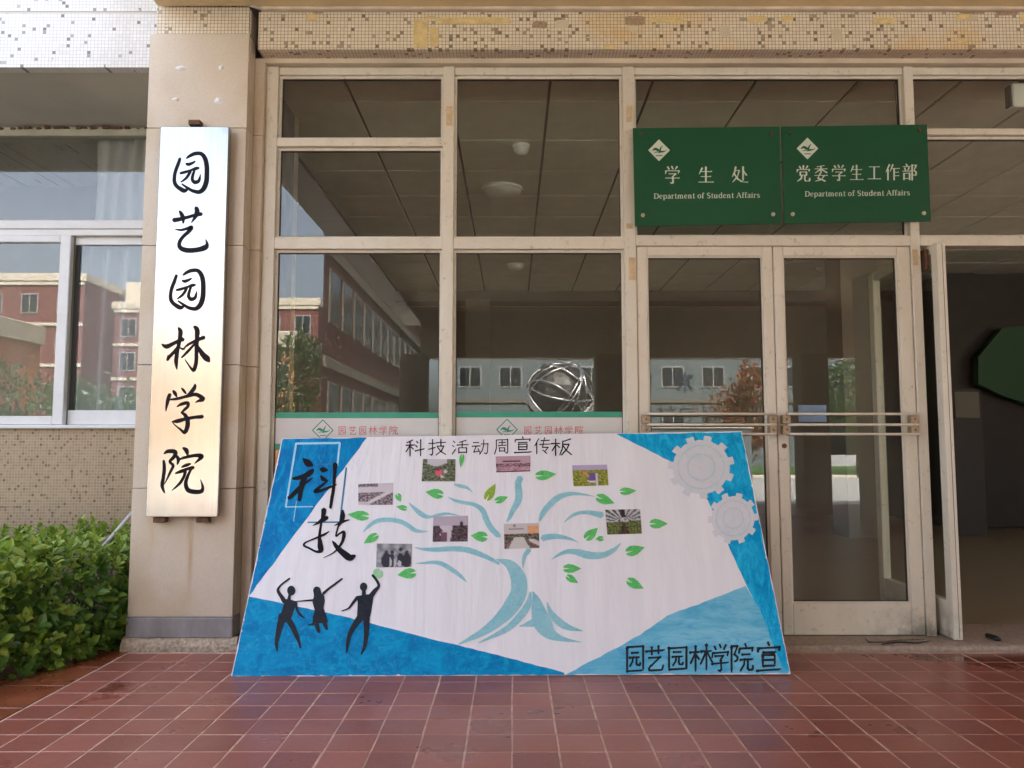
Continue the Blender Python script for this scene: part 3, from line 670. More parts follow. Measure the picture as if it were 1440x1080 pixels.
G_ = {
'园': [[(15,12),(15,92)],[(15,12),(85,12),(85,92)],[(15,88),(85,88)],[(34,30),(66,30)],[(28,46),(72,46)],[(42,46),(40,62),(28,76)],[(57,46),(57,68),(60,73),(72,73),(73,64)]],
'艺': [[(8,22),(92,22)],[(34,8),(34,36)],[(66,8),(66,36)],[(22,48),(74,48),(30,76),(22,84),(26,92),(82,92),(86,76)]],
'林': [[(6,30),(46,30)],[(27,6),(27,95)],[(26,34),(6,68)],[(29,40),(44,56)],[(50,30),(95,30)],[(72,6),(72,95)],[(70,34),(48,72)],[(74,34),(96,70)]],
'学': [[(22,8),(30,20)],[(46,5),(53,18)],[(78,6),(66,22)],[(12,28),(8,44)],[(12,28),(90,28),(84,42)],[(28,44),(70,44),(52,58)],[(52,58),(54,90),(46,94),(38,88)],[(8,66),(92,66)]],
'院': [[(10,10),(10,95)],[(10,10),(34,10),(20,38),(34,46),(32,60),(20,60)],[(62,4),(67,14)],[(42,20),(40,34)],[(42,20),(94,20),(90,32)],[(50,40),(84,40)],[(42,56),(94,56)],[(58,56),(55,76),(40,94)],[(74,56),(74,86),(80,92),(94,90),(94,76)]],
'宣': [[(48,2),(53,12)],[(14,18),(12,32)],[(14,18),(88,18),(84,30)],[(28,34),(74,34)],[(28,46),(28,78)],[(28,46),(72,46),(72,78)],[(28,61),(72,61)],[(28,77),(72,77)],[(8,93),(94,93)]],
'科': [[(40,6),(10,18)],[(4,32),(48,32)],[(27,14),(27,95)],[(26,36),(6,68)],[(30,42),(44,56)],[(56,14),(66,24)],[(54,36),(64,46)],[(50,66),(97,56)],[(80,5),(80,95)]],
'技': [[(6,26),(40,26)],[(25,5),(25,88),(20,94),(12,88)],[(6,60),(42,50)],[(46,24),(96,24)],[(70,5),(70,46)],[(50,46),(86,46),(72,74),(44,95)],[(54,52),(72,78),(96,94)]],
'活': [[(14,10),(24,20)],[(8,36),(18,44)],[(8,92),(26,60)],[(82,8),(44,18)],[(34,36),(97,36)],[(64,16),(64,56)],[(44,56),(44,92)],[(44,56),(86,56),(86,92)],[(44,86),(86,86)]],
'动': [[(12,18),(44,18)],[(4,40),(50,40)],[(26,42),(12,78),(44,72)],[(38,58),(48,82)],[(54,30),(92,30),(88,84),(82,92),(72,84)],[(70,6),(70,40),(62,70),(46,94)]],
'周': [[(18,10),(18,60),(6,94)],[(18,10),(88,10),(88,88),(82,94),(74,88)],[(32,28),(74,28)],[(53,16),(53,44)],[(28,44),(78,44)],[(36,58),(36,84)],[(36,58),(70,58),(70,84)],[(36,80),(70,80)]],
'传': [[(30,6),(6,46)],[(20,30),(20,95)],[(42,20),(90,20)],[(36,40),(97,40)],[(64,4),(52,58),(86,58),(64,82)],[(52,74),(76,94)]],
'板': [[(4,28),(44,28)],[(24,5),(24,95)],[(24,34),(6,66)],[(28,38),(42,52)],[(90,8),(56,18)],[(56,18),(54,60),(42,92)],[(58,38),(86,38),(74,66),(50,94)],[(60,46),(76,72),(97,92)]],
'生': [[(28,12),(10,46)],[(22,32),(86,32)],[(50,6),(50,90)],[(20,60),(80,60)],[(6,91),(95,91)]],
'处': [[(26,6),(20,34),(6,62)],[(24,26),(46,26),(36,60),(8,92)],[(16,42),(36,72),(60,88),(96,92)],[(68,5),(68,80)],[(70,30),(88,52)]],
'党': [[(50,3),(50,22)],[(24,8),(34,20)],[(78,6),(66,22)],[(12,26),(8,42)],[(12,26),(90,26),(86,38)],[(30,40),(30,60)],[(30,40),(70,40),(70,60)],[(30,58),(70,58)],[(40,60),(36,78),(10,94)],[(60,60),(60,86),(66,92),(90,92),(92,76)]],
'委': [[(74,4),(28,12)],[(8,24),(92,24)],[(50,10),(50,48)],[(48,26),(10,48)],[(52,26),(90,46)],[(6,62),(95,62)],[(46,50),(28,76),(78,95)],[(72,62),(56,84),(12,96)]],
'工': [[(14,16),(86,16)],[(50,16),(50,86)],[(6,87),(95,87)]],
'作': [[(30,5),(6,50)],[(20,32),(20,95)],[(52,5),(34,46)],[(46,28),(96,28)],[(60,28),(60,95)],[(60,50),(90,50)],[(60,70),(92,70)]],
'部': [[(28,4),(34,14)],[(8,18),(54,18)],[(18,26),(24,40)],[(46,24),(38,42)],[(4,44),(58,44)],[(14,56),(14,94)],[(14,56),(50,56),(50,94)],[(14,86),(50,86)],[(66,8),(66,96)],[(66,10),(92,10),(78,40),(92,50),(90,68),(76,66)]],
'字': [[(48,2),(53,12)],[(12,18),(10,32)],[(12,18),(90,18),(86,32)],[(28,38),(72,38),(52,54)],[(52,54),(54,88),(46,94),(38,88)],[(8,62),(92,62)]],
'京': [[(48,2),(53,14)],[(8,20),(92,20)],[(26,34),(26,58)],[(26,34),(74,34),(74,58)],[(26,57),(74,57)],[(50,58),(50,94)],[(28,68),(12,88)],[(72,68),(90,88)]]}
def glyph(mb, ch, box, T, style='pen', w=8, base=.0012):
    x0, y0, x1, y1 = box; sx_, sy_ = (x1 - x0) / 100, (y1 - y0) / 100; sc = (sx_ + sy_) / 2
    for st_ in G_[ch]:
        pts = []; n = len(st_)
        jm = 2.6 if style == 'brush' else 1.5; jt = (0, 0) if style in ('song', 'block') else (rnd.uniform(-jm, jm), rnd.uniform(-jm, jm))
        sub = []
        for i in range(n - 1):
            (ax, ay), (bx_, by_) = st_[i], st_[i + 1]
            if style == 'song':
                dx, dy = abs(bx_ - ax), abs(by_ - ay); hor = dy < dx * .25; ver = dx < dy * .25
                if hor: sub.append([(ax, ay, w * .45), (bx_ - 6, by_, w * .45), (bx_ - 3, by_ - 1, w * .9), (bx_, by_, w * .5)])
                elif ver: sub.append([(ax, ay, w * 1.15), (bx_, by_, w * 1.0)])
                else:
                    sub.append([(ax, ay, w * (1.1 if by_ > ay else .6)), ((ax + bx_) / 2, (ay + by_) / 2, w * .8), (bx_, by_, w * .35 if bx_ < ax else w * 1.1)])
        if style == 'song':
            for sgm in sub: ribbon(mb, [(x0 + a * sx_, y0 + b * sy_, c * sc) for a, b, c in sgm], T, base, smooth=False)
            continue
        if style == 'block':
            for i in range(n - 1): ribbon(mb, [(x0 + st_[i][0] * sx_, y0 + st_[i][1] * sy_, w * sc), (x0 + st_[i + 1][0] * sx_, y0 + st_[i + 1][1] * sy_, w * sc)], T, base, smooth=False)
            continue
        for i, (a, b) in enumerate(st_):
            t = i / max(n - 1, 1)
            slope = (a - 50) * -.07 if style == 'pen' else (a - 50) * -.08     # strokes climb slightly to the right
            ww = w * ((1.45 - 1.0 * t) if style == 'brush' else (1.15 - .45 * t)) * rnd.uniform(.8, 1.15)
            pts.append((x0 + (a + jt[0]) * sx_, y0 + (b + slope + jt[1]) * sy_, ww * sc))
            if i < n - 1:   # keep corners crisp: double points near the corner
                (c_, d_) = st_[i + 1]; sl2 = (c_ - 50) * -.07 if style == 'pen' else (c_ - 50) * -.08
                for q in (.12, .88):
                    pts.append((x0 + (a + (c_ - a) * q + jt[0]) * sx_, y0 + (b + slope + (d_ + sl2 - b - slope) * q + jt[1] + (1.0 if q > .5 else -.5)) * sy_, w * sc * rnd.uniform(.75, 1.0)))
        ribbon(mb, pts, T, base, smooth=n > 2, jag=.06)

# ---- steel name plate
YP = 3.832
c4 = [at(226, 178, YP), at(322, 178, YP), at(305.5, 727, YP), at(204, 727, YP)]
xa = (c4[0].x + c4[3].x) / 2; xb = (c4[1].x + c4[2].x) / 2; zA, zB = c4[0].z, c4[3].z
npl = thing('name_plate', 'tall brushed steel plate with six black brush characters hung on the pillar', 'sign', ((xa + xb) / 2, YP, zB))
MB().box(xa, xb, YP, YP + .038, zB, zA, .003).build('steel_panel', M['plate'], npl)
for px, py in ((276, 175), (227, 731), (287, 731)):
    c = at(px, py, YP + .04); bx('bracket', M['rust'], c.x - .03, c.x + .03, YP + .012, DC - .003, c.z - .012, c.z + .014, npl, bev=.002)
def Tp(s, ox, oy, Y): 
    def T(x, y, off): p = at(ox + x / s, oy + y / s, Y); p.y -= off; return p
    return T
k1 = Tp(3.857, 200, 170, YP); k2 = Tp(3.857, 200, 450, YP)
yuan = [[(205,203,12),(195,235,15),(183,265,15),(175,300,15),(176,335,17),(192,358,17),(225,378,20),(245,373,10)],
 [(240,203,6),(258,190,13),(285,178,16),(318,178,17),(338,198,20),(349,235,21),(351,280,21),(349,325,22),(335,365,22),(310,385,18),(275,380,15),(245,363,12),(215,342,6)],
 [(238,232,9),(252,236,14),(275,227,10),(287,219,5)], [(206,284,10),(232,278,12),(262,268,9),(292,258,14),(308,255,8)],
 [(262,272,12),(248,298,12),(232,316,10),(210,332,4)], [(286,262,8),(276,290,12),(272,318,14),(286,333,17),(306,326,14),(313,305,8),(316,290,2)]]
plate_chars = [(k1, yuan), (k1, [[(170,538,20),(200,534,18),(240,524,14),(285,512,14),(322,505,17)],[(203,490,9),(213,505,17),(222,528,17),(222,555,6)],[(292,470,16),(298,492,22),(288,520,16),(268,551,4)],
  [(180,588,4),(210,592,10),(240,585,12),(268,577,17),(254,598,17),(225,625,15),(205,652,16),(202,680,18),(225,698,22),(262,703,22),(305,698,22),(342,686,24),(352,668,14),(344,642,2)]]),
 (k1, [[(x - 20 + (y - 290) * -.01, y + 634, w) for x, y, w in st_] for st_ in yuan]),
 (k2, [[(108,132,8),(130,144,20),(160,132,17),(200,112,15),(222,104,20)],[(196,42,8),(207,62,20),(203,110,17),(190,170,17),(184,225,18),(188,268,4)],[(197,142,13),(178,168,15),(152,195,14),(136,218,8),(140,190,4)],[(205,150,6),(222,158,10),(232,150,5)],
  [(228,150,5),(252,132,11),(290,112,13),(336,94,18)],[(283,36,14),(298,55,22),(296,110,19),(294,170,17),(293,225,17),(280,272,16),(258,252,8),(232,214,3)],[(292,120,9),(268,148,11),(240,178,12),(214,204,6)],[(296,130,6),(308,155,16),(330,188,24),(352,210,28),(364,226,10)]]),
 (k2, [[(168,383,8),(178,398,16),(188,418,4)],[(214,370,6),(226,384,12),(238,400,6)],[(288,350,10),(282,370,17),(262,395,16),(236,415,4)],[(150,402,14),(142,425,17),(134,458,13),(128,494,3)],[(145,432,6),(185,428,12),(235,416,13),(290,404,17),(330,428,20),(302,440,10),(288,448,2)],
  [(188,470,4),(215,456,14),(246,450,16),(248,468,13),(228,488,12),(212,502,6)],[(212,500,8),(234,518,17),(246,548,20),(244,582,20),(230,610,16),(208,594,9),(180,572,5),(163,555,2)],[(163,552,6),(192,548,18),(235,537,15),(285,528,15),(328,524,17)]]),
 (k2, [[(116,762,10),(120,800,15),(115,850,15),(108,900,15),(122,938,5)],[(118,725,5),(142,712,18),(180,716,18),(172,742,16),(150,768,12),(168,790,13),(152,826,11),(136,860,7),(120,890,3)],[(222,694,10),(240,708,20),(246,732,8)],[(188,738,12),(196,758,16),(190,786,3)],
  [(193,758,6),(235,745,13),(285,735,15),(322,738,20),(305,760,12),(284,778,3)],[(214,798,7),(238,788,15),(262,780,8)],[(180,832,6),(208,822,15),(245,808,13),(278,800,16)],[(234,818,14),(226,850,13),(202,888,12),(162,924,3)],[(266,808,10),(248,845,13),(236,885,16),(248,922,20),(288,932,20),(322,928,18),(328,902,11),(316,866,2)]])]
for T, sts in plate_chars:
    mb = MB()
    for st_ in sts: ribbon(mb, [(x, y, w * 1.18 + 1) for x, y, w in st_], T, .0008, jag=.04)
    mb.build('character', M['ink'], npl)

# ---- leaning painted board
YTOP = 3.895
BL = Vector((at(325, 951, 3.44).x, 3.440, 0)); b1 = ray(325, 951); b1 = CAM + b1 * (-(CAMZ - .003) / b1.z); b2 = ray(1112, 948); b2 = CAM + b2 * (-(CAMZ - .003) / b2.z)
ym = (b1.y + b2.y) / 2; tm = at(720, 611, YTOP)
PO = Vector((0, ym, .003)); up_ = (Vector((0, tm.y, tm.z)) - PO).normalized(); PN = Vector((1, 0, 0)).cross(up_); 
if PN.y > 0: PN = -PN
def Tb(x, y, off): return onplane(x, y, PO, PN) + PN * off
def Tz(s, ox, oy): return lambda x, y, off: Tb(ox + x / s, oy + y / s, off)
crn = [Tb(325, 951.5, 0), Tb(1112, 948, 0), Tb(1043, 606.5, 0), Tb(396.5, 616.5, 0)]
bd = thing('painted_board', 'large leaning display board with a painted blue tree, green leaves, pasted pictures and three dancers', 'display board', (0, ym, 0))
th_ = .020
m = MB(); m.add([tuple(c) for c in crn] + [tuple(c - PN * th_) for c in crn], [(0, 1, 2, 3), (7, 6, 5, 4), (0, 4, 5, 1), (1, 5, 6, 2), (2, 6, 7, 3), (3, 7, 4, 0)])
m.m = [0, 1, 1, 1, 1, 1]; m.build('board_panel', [M['board_white'], M['board_back']], bd)
def rough_poly(pts, amp=.6, step=9):
    out = []
    for i, a in enumerate(pts):
        b = pts[(i + 1) % len(pts)]; n = max(1, int(math.hypot(b[0] - a[0], b[1] - a[1]) / step)) if len(a) < 3 else 1
        for k in range(n):
            t = k / n; j = amp if k else 0
            out.append((a[0] + (b[0] - a[0]) * t + rnd.uniform(-j, j), a[1] + (b[1] - a[1]) * t + rnd.uniform(-j, j)))
    return out
def area(name, mat, pts, off=.0006, amp=.6):
    mb = MB(); poly(mb, rough_poly(pts, amp), Tb, off); return mb.build(name, mat, bd)
e1 = .8
area('painted_area', M['blue'], [(397.5, 617.5), (516, 615.5), (350.5, 838)], .0005)
area('painted_area', M['blue_low'], [(350, 839), (393, 847.5), (480, 866), (600, 897), (700, 921), (793, 946), (794, 949), (326.5, 950.7)], .0006)
area('painted_area', M['cyan'], [(866.7, 610.5), (1042, 607.6), (1110.8, 947.2), (1050, 823.3), (995, 703), (941.7, 648)], .0005)
area('painted_area', M['cyan_light'], [(1049, 824), (1066, 852), (1109.5, 946.8), (795, 948.8), (900, 893), (938, 866)], .0007, .9)
# darker band down the right edge
area('painted_area', M['cyan'], [(1056, 827), (1066, 826), (1110.5, 946), (1100, 938)], .0009, .8)
def gear(cx, cy, rx, ry, teeth, tr, hole, ph=0):
    pts = []
    n = teeth * 8
    for i in range(n):
        a = 6.283 * i / n + ph; q = tr if (i % 8) in (2, 3, 4, 5) else 1.0; a += {1: .6, 2: -.2, 5: .2, 6: -.6}.get(i % 8, 0) * 6.283 / n; j = rnd.uniform(-.015, .015)
        pts.append((cx + math.cos(a) * rx * (q + j), cy + math.sin(a) * ry * (q + j)))
    mb = MB(); c = Tb(cx, cy, .0012); ring = [Tb(x, y, .0012) for x, y in pts]
    mb.add([c] + ring, [(0, 1 + (i + 1) % n, 1 + i) for i in range(n)]); g = mb.build('painted_gear', M['gear_white'], bd)
    for r_, w in ((hole, 3.0 * rx / 40), (.80, 2.0)):
        m2 = MB(); k = 40
        ribbon(m2, [(cx + math.cos(6.283 * i / k) * rx * r_ * (1 + rnd.uniform(-.02, .02)), cy + math.sin(6.283 * i / k) * ry * r_, w * rnd.uniform(.7, 1.3)) for i in range(k + 1)], Tb, .0015, smooth=False)
        m2.build('gear_ring', M['gear_ring'], g)
gear(986, 657, 40, 38, 11, 1.17, .48, .1); gear(1031, 729, 30, 31, 10, 1.17, .46, .3)
nk = MB()
for i in range(46):
    t = rnd.random(); e_ = rnd.choice((0, 0, 1, 2))
    (ax, ay), (bx_, by_) = ((325.5, 951), (397, 617)) if e_ == 0 else ((325.5, 951), (1111, 948)) if e_ == 1 else ((1111, 948), (1042.6, 607))
    x, y = ax + (bx_ - ax) * t, ay + (by_ - ay) * t; w = rnd.uniform(.5, 2.0); h = rnd.uniform(.8, 4); inx = 1 if e_ == 0 else -1 if e_ == 2 else 0
    p_ = [(x, y - h), (x + inx * w, y - h * .3), (x + inx * w * .7, y + h * .6), (x, y + h)] if e_ != 1 else [(x - h, y), (x - h * .4, y - w), (x + h * .5, y - w * .8), (x + h, y)]
    poly(nk, p_ if True else p_, Tb, .0014)
nk.build('bare_edge', M['board_back'], bd, kind='stuff')
# outlines
def stroke(name, mat, lst, T=Tb, base=.0014, sm=True, jag=.05):
    mb = MB(); kw_ = 1.15 if name == 'brush_character' else 1.0
    for st_ in lst: ribbon(mb, [(x, y, w * kw_) for x, y, w in st_], T, base, smooth=sm, jag=jag)
    return mb.build(name, mat, bd)
stroke('painted_outline', M['pale_line'], [[(416, 624, 3), (478, 623, 3)], [(416.5, 624, 3), (402, 713, 2.5)], [(402, 713, 1.8), (440, 712.6, 1.6)], [(478, 623, 3), (474.5, 655, 2.6)], [(417, 705, 1), (413, 733, 1)]], sm=False)
stroke('painted_outline', M['blue_line'], [[(440, 653, 1.2), (474, 652.6, 1.2)], [(487, 658, 2.2), (478, 734, 2.2)], [(433, 734.6, 1.8), (478, 734.3, 2.0)]], sm=False)
# large calligraphy
ck = Tz(5.4, 380, 600)
stroke('brush_character', M['ink'], [[(248,243,8),(265,258,30),(292,280,48),(322,296,14)],[(328,325,14),(310,345,34),(270,372,34),(220,388,28),(172,396,18)],[(268,385,26),(245,430,38),(232,490,30),(222,560,26)],[(262,428,24),(215,475,30),(175,515,30),(140,545,24)],[(268,430,8),(295,410,16),(324,388,4)],
  [(378,322,10),(402,328,38),(438,332,8)],[(383,372,8),(402,398,30),(436,412,10)],[(432,414,10),(400,440,15),(362,472,20),(338,494,22),(380,488,20),(440,466,18),(502,442,10)],[(494,284,34),(491,340,24),(487,400,20),(480,480,22),(468,550,22),(458,618,18)]], ck, .0020)
stroke('brush_character', M['ink'], [[(408,628,34),(404,670,30),(392,710,16),(382,770,16),(375,840,22),(382,910,38),(385,942,30),(350,950,16),(300,925,14),(258,905,14),(264,884,12),(300,866,9),(360,842,14),(410,820,16),(448,796,6)],[(325,752,5),(365,730,18),(410,702,32),(436,690,22)],
  [(550,636,14),(551,680,32),(540,720,22),(515,765,12),(500,832,12),(528,812,12),(558,800,20),(560,830,24),(545,880,18),(515,925,14),(475,962,9),(404,996,3)],[(488,752,4),(530,732,16),(570,716,14),(602,708,6)],[(472,868,6),(488,890,22),(520,930,34),(565,968,44),(605,995,46),(644,980,18)]], ck, .0020)
# title and bottom lettering
def text_parts(name, mat, items, T, style, w, parent, base=.0014):
    for ch, box in items:
        mb = MB(); glyph(mb, ch, box, T, style, w, base); mb.build(name, mat, parent)
t5 = Tz(5.538, 560, 605)
text_parts('title_character', M['ink'], [('科', (52, 68, 208, 210)), ('技', (228, 65, 378, 202)), ('活', (408, 72, 552, 192)), ('动', (570, 70, 708, 198)), ('周', (742, 62, 868, 190)), ('宣', (893, 50, 1048, 180)), ('传', (1053, 55, 1190, 192)), ('板', (1185, 60, 1358, 205))], t5, 'pen', 7, bd)
t6 = Tz(5.76, 870, 890)
text_parts('brush_character', M['figure_ink'], [('园', (40, 88, 228, 330)), ('艺', (202, 90, 385, 325)), ('园', (375, 92, 578, 315)), ('林', (566, 85, 765, 320)), ('学', (738, 88, 902, 325)), ('院', (898, 82, 1100, 325)), ('宣', (1102, 72, 1332, 318))], t6, 'brush', 9, bd)
# painted tree
tA = Tz(5.4, 500, 630); tB = Tz(5.143, 680, 630); tC = Tz(3.0, 480, 720)
for st_ in ([(405,415,4),(440,452,24),(490,495,38),(540,522,30),(600,520,8)],[(560,524,8),(630,508,22),(700,500,20),(790,515,3)],[(58,638,4),(95,600,22),(150,560,32),(230,545,32),(330,556,34),(400,590,34),(450,625,32),(500,634,20),(552,633,3)],
            [(700,372,3),(745,395,18),(800,412,26),(900,430,30),(965,475,42),(990,540,44),(1030,610,44),(1085,665,40)],[(752,278,18),(800,290,28),(845,302,22),(888,336,4)],[(448,755,3),(510,768,20),(600,772,34),(720,766,38),(820,770,42),(900,790,42),(1000,830,34),(1090,880,20)],[(455,876,3),(520,874,16),(590,868,26),(660,882,34),(740,930,34),(800,975,26),(845,1020,4)]):
    stroke('painted_branch', M['tree_cyan'], [st_], tA, .0012, jag=.02)
for st_ in ([(0,455,34),(40,550,34),(80,605,34),(118,640,22)],[(266,215,46),(250,260,46),(255,320,52),(250,380,50),(210,455,36),(190,500,26),(170,530,12)],[(404,528,14),(425,480,34),(460,430,42),(530,365,44),(620,332,30),(720,336,16),(805,352,2)],[(580,538,2),(640,490,22),(700,468,24),(770,468,32),(856,486,46)],[(428,652,46),(500,640,40),(570,645,30),(640,662,16),(688,687,2)],
            [(492,806,4),(540,775,20),(600,750,30),(670,752,44),(740,772,56),(810,780,50),(880,770,42),(945,735,30),(992,688,4)],[(328,738,36),(300,775,30),(288,820,22),(284,872,4)]):
    stroke('painted_branch', M['tree_cyan'], [st_], tB, .0012, jag=.02)
for st_ in ([(655,200,4),(710,222,40),(745,275,64),(748,340,68),(715,400,66),(660,460,48),(590,510,30),(495,558,6)],[(798,338,6),(788,390,26),(750,445,30),(690,498,24),(580,551,4)],[(868,380,3),(884,425,22),(920,465,32),(960,488,24),(1018,502,3)]):
    stroke('painted_trunk', M['tree_cyan'], [st_], tC, .0012, jag=.02)
mb = MB(); 
ribbon(mb, [(808,336,4),(822,372,34),(832,420,62),(850,470,78),(880,512,52),(930,535,22),(1010,549,3)], tC, .0012); ribbon(mb, [(845,445,40),(815,465,36),(785,474,22),(752,482,4)], tC, .0012)
mb.build('painted_trunk', M['tree_cyan'], bd)
# painted leaves
def pleaf(cx, cy, L, w, ang, mat):
    a = R(ang); ca, sa = math.cos(a), math.sin(a)
    prof = [(.5, 0), (.3, .22), (.05, .46), (-.2, .5), (-.4, .36), (-.5, .12), (-.12, .02), (-.5, -.10), (-.42, -.34), (-.2, -.5), (.05, -.42), (.3, -.2)]
    vs = [Tb(cx + (x * ca * L - y * sa * w), cy + (x * sa * L + y * ca * w), .0016) for x, y in prof]
    mb = MB(); mb.add(vs, [(0, 1, 6), (1, 2, 6), (2, 3, 6), (3, 4, 6), (4, 5, 6), (0, 6, 11), (11, 6, 10), (10, 6, 9), (9, 6, 8), (8, 6, 7)]); mb.build('painted_leaf', M[mat], bd)
for q in ((611,694,26,14,190,0),(649,648,20,7,98,0),(690,692,27,13,-60,1),(705,702,20,10,-20,0),(561,700,13,9,65,0),(565,714,16,8,192,0),(504,725,31,14,185,0),(521.5,758,24,12,148,0),(674,754.5,24,15,185,0),(530.5,808,17,15,125,2),(572,807,27,15,172,0),
          (767.5,668,30,14,-6,0),(851,703,28,14,20,0),(883,690.7,24,11,-3,0),(926,736.5,26,14,0,0),(831.6,750.5,25,14,-42,0),(843,757.7,12,8,175,0),(893,773.5,28,15,-16,0),(804.5,799.5,26,13,0,0),(804.5,814.7,20,10,32,0),(893,821.5,27,14,28,0)):
    pleaf(*q[:5], ('leaf_paint', 'leaf_olive', 'leaf_pale')[q[5]])
# dancing figures
tF = Tz(7.2, 370, 780)
def ell(mb, cx, cy, rx, ry, T, off=.0022): poly(mb, [(cx + rx * math.cos(i * .3927), cy + ry * math.sin(i * .3927)) for i in range(16)], T, off)
def figure(head, polys, strokes):
    mb = MB(); ell(mb, *head, tF)
    for p in polys: poly(mb, p, tF, .0020)
    for s_ in strokes: ribbon(mb, s_, tF, .0023)
    mb.build('painted_figure', M['figure_ink'], bd)
figure((286,365,42,50), [[(232,450),(262,452),(335,472),(330,510),(305,590),(270,680),(220,690),(165,650),(190,570),(210,500)]], [[(275,395,30),(266,430,30),(262,465,40)],[(222,480,50),(190,430,40),(152,365,30),(172,320,20),(210,285,18),(270,242,18)],[(200,610,80),(172,720,64),(150,820,50),(136,900,36),(146,975,16)],[(250,650,60),(300,730,58),(340,820,46),(366,890,28),(378,945,18)],[(332,480,30),(345,560,24),(380,612,24),(425,645,8)]])
figure((545,365,38,42), [[(510,360),(578,345),(592,390),(618,412),(626,470),(612,540),(635,600),(655,680),(640,690),(500,700),(505,640),(522,560),(500,480),(515,420)]], [[(520,620,36),(540,700,46),(560,770,34),(566,790,20)],[(600,640,50),(625,700,44),(645,755,28)],[(610,395,30),(660,350,24),(740,290,22),(802,244,18)],[(515,462,24),(440,466,16),(340,474,10)],[(520,700,28),(455,716,12)]])
figure((1018,326,38,44), [[(945,420),(1010,410),(1060,402),(1120,400),(1112,470),(1095,580),(1076,655),(1005,660),(950,640),(955,560),(958,480)]], [[(1020,360,36),(1022,410,44)],[(1090,425,56),(1130,370,44),(1172,318,28),(1150,262,26),(1108,208,26)],[(958,430,34),(910,490,28),(865,545,18),(797,570,10)],[(985,640,76),(930,710,56),(880,800,46),(858,900,34),(846,992,16)],[(1046,640,70),(1048,740,56),(1040,860,42),(1025,940,32),(992,1010,12)]])
# pasted prints
def pic(quad, fn, name='pasted_photo', label=None):
    a, b, c, d = [Vector((*q, 0)) for q in quad]; nx_, ny_ = 34, 24; vs = []; fs = []; cols = []
    def P2(u, v): return a.lerp(b, u).lerp(d.lerp(c, u), v)
    for j in range(ny_):
        for i in range(nx_):
            p = P2(i / (nx_ - 1), j / (ny_ - 1)); vs.append(Tb(p.x, p.y, .0019)); cols.append(fn(i / (nx_ - 1), j / (ny_ - 1)))
    for j in range(ny_ - 1):
        for i in range(nx_ - 1): q = j * nx_ + i; fs.append((q, q + 1, q + nx_ + 1, q + nx_))
    mb = MB(); mb.add(vs, fs); o = mb.build(name, M['print'], bd, label=label)
    at2 = o.data.color_attributes.new('Col', 'FLOAT_COLOR', 'POINT')
    for i, cc in enumerate(cols): at2.data[i].color = (*[max(0, min(1, q)) for q in cc], 1)
def nz(u, v, s, k=0): return noise.noise(Vector((u * s, v * s, k)))
def mixc(a, b, t): t = max(0, min(1, t)); return tuple(x + (y - x) * t for x, y in zip(a, b))
def blob(u, v, cx, cy, rx, ry): return ((u - cx) / rx) ** 2 + ((v - cy) / ry) ** 2 < 1
def f1(u, v):
    c = (.6, .55, .58)
    if v < .17 and u < .55: c = (.12, .08, .1) if nz(u, v, 22, 1) > -.1 else (.4, .3, .35)
    if v > .42: c = mixc((.05, .035, .045), (.5, .4, .42), nz(u, v, 17, 2) * 1.6 + .32)
    if v > .42 and abs((v - .42) * 1.1 - (1 - u) * .9 + .1) < .09: c = (.62, .58, .6)
    if v > .85 and u < .3: c = (.55, .5, .52)
    return c
def f2(u, v):
    c = mixc((.02, .03, .02), (.22, .26, .16), nz(u, v, 14, 3) * 1.4 + .5)
    if v < .4 and .15 < u < .75 and v < .35 - .5 * abs(u - .4): c = (.55, .53, .56)
    if blob(u, v, .5, .6, .1, .17): c = (.72, .10, .16)
    if blob(u, v, .48, .47, .04, .06): c = (.1, .05, .04)
    if blob(u, v, .7, .55, .06, .08) or blob(u, v, .6, .8, .05, .07): c = (.6, .55, .55)
    return c
def f3(u, v):
    c = (.48, .32, .38)
    if .2 < u < .7 and .28 < v < .38: c = (.12, .02, .04)
    if .45 < v < .68: c = mixc((.02, .01, .02), (.5, .3, .36), nz(u, v, 20, 5) * 2 + .35 + (abs(u - .4) < .25) * .2)
    if v >= .68: c = mixc((.35, .16, .22), (.6, .4, .45), nz(u, v, 8, 6) + .4)
    if v > .94: c = (.03, .01, .02)
    return c
def f4(u, v):
    if v < .22: return (.45, .38, .58)
    c = mixc((.10, .13, .02), (.42, .42, .08), nz(u, v, 16, 7) * 1.4 + .45)
    if blob(u, v, .58, .6, .15, .22): c = (.14, .1, .3)
    if abs(v - (.35 + .9 * (u - .28))) < .07 and .28 < u < .48: c = (.6, .28, .14)
    if abs(v - .80 + 2 * (u - .55) ** 2) < .035 and .4 < u < .72: c = (.7, .65, .7)
    if .66 < u < .70 and .4 < v: c = (.6, .55, .6)
    return c
def f5(u, v):
    c = (.45, .39, .47) if v < .38 else (.56, .5, .55)
    if v > .38:
        if u < .22 + .1 * nz(u, v, 6, 8): c = mixc((.02, .015, .02), (.2, .12, .15), nz(u, v, 20, 1) + .3)
        if u > .5 + .1 * (1 - v): c = mixc((.015, .01, .015), (.22, .15, .18), nz(u, v, 18, 2) * 1.6 + .25)
        if .22 < u < .4 and v > .62: c = (.16, .08, .11)
    if blob(u, v, .81, .33, .05, .12): c = (.03, .02, .03)
    return c
def f6(u, v):
    c = mixc((.16, .16, .18), (.40, .40, .42), nz(u, v, 6, 9) + .5)
    for cx, w in ((.28, .14), (.44, .08), (.68, .10), (.86, .13)):
        if blob(u, v, cx, .36 if cx != .68 else .24, .05, .08) or blob(u, v, cx, .72, w, .33): c = (.02, .02, .035)
    if blob(u, v, .4, .8, .035, .2) or blob(u, v, .52, .82, .03, .2) or blob(u, v, .66, .85, .06, .14): c = (.5, .5, .52)
    return c
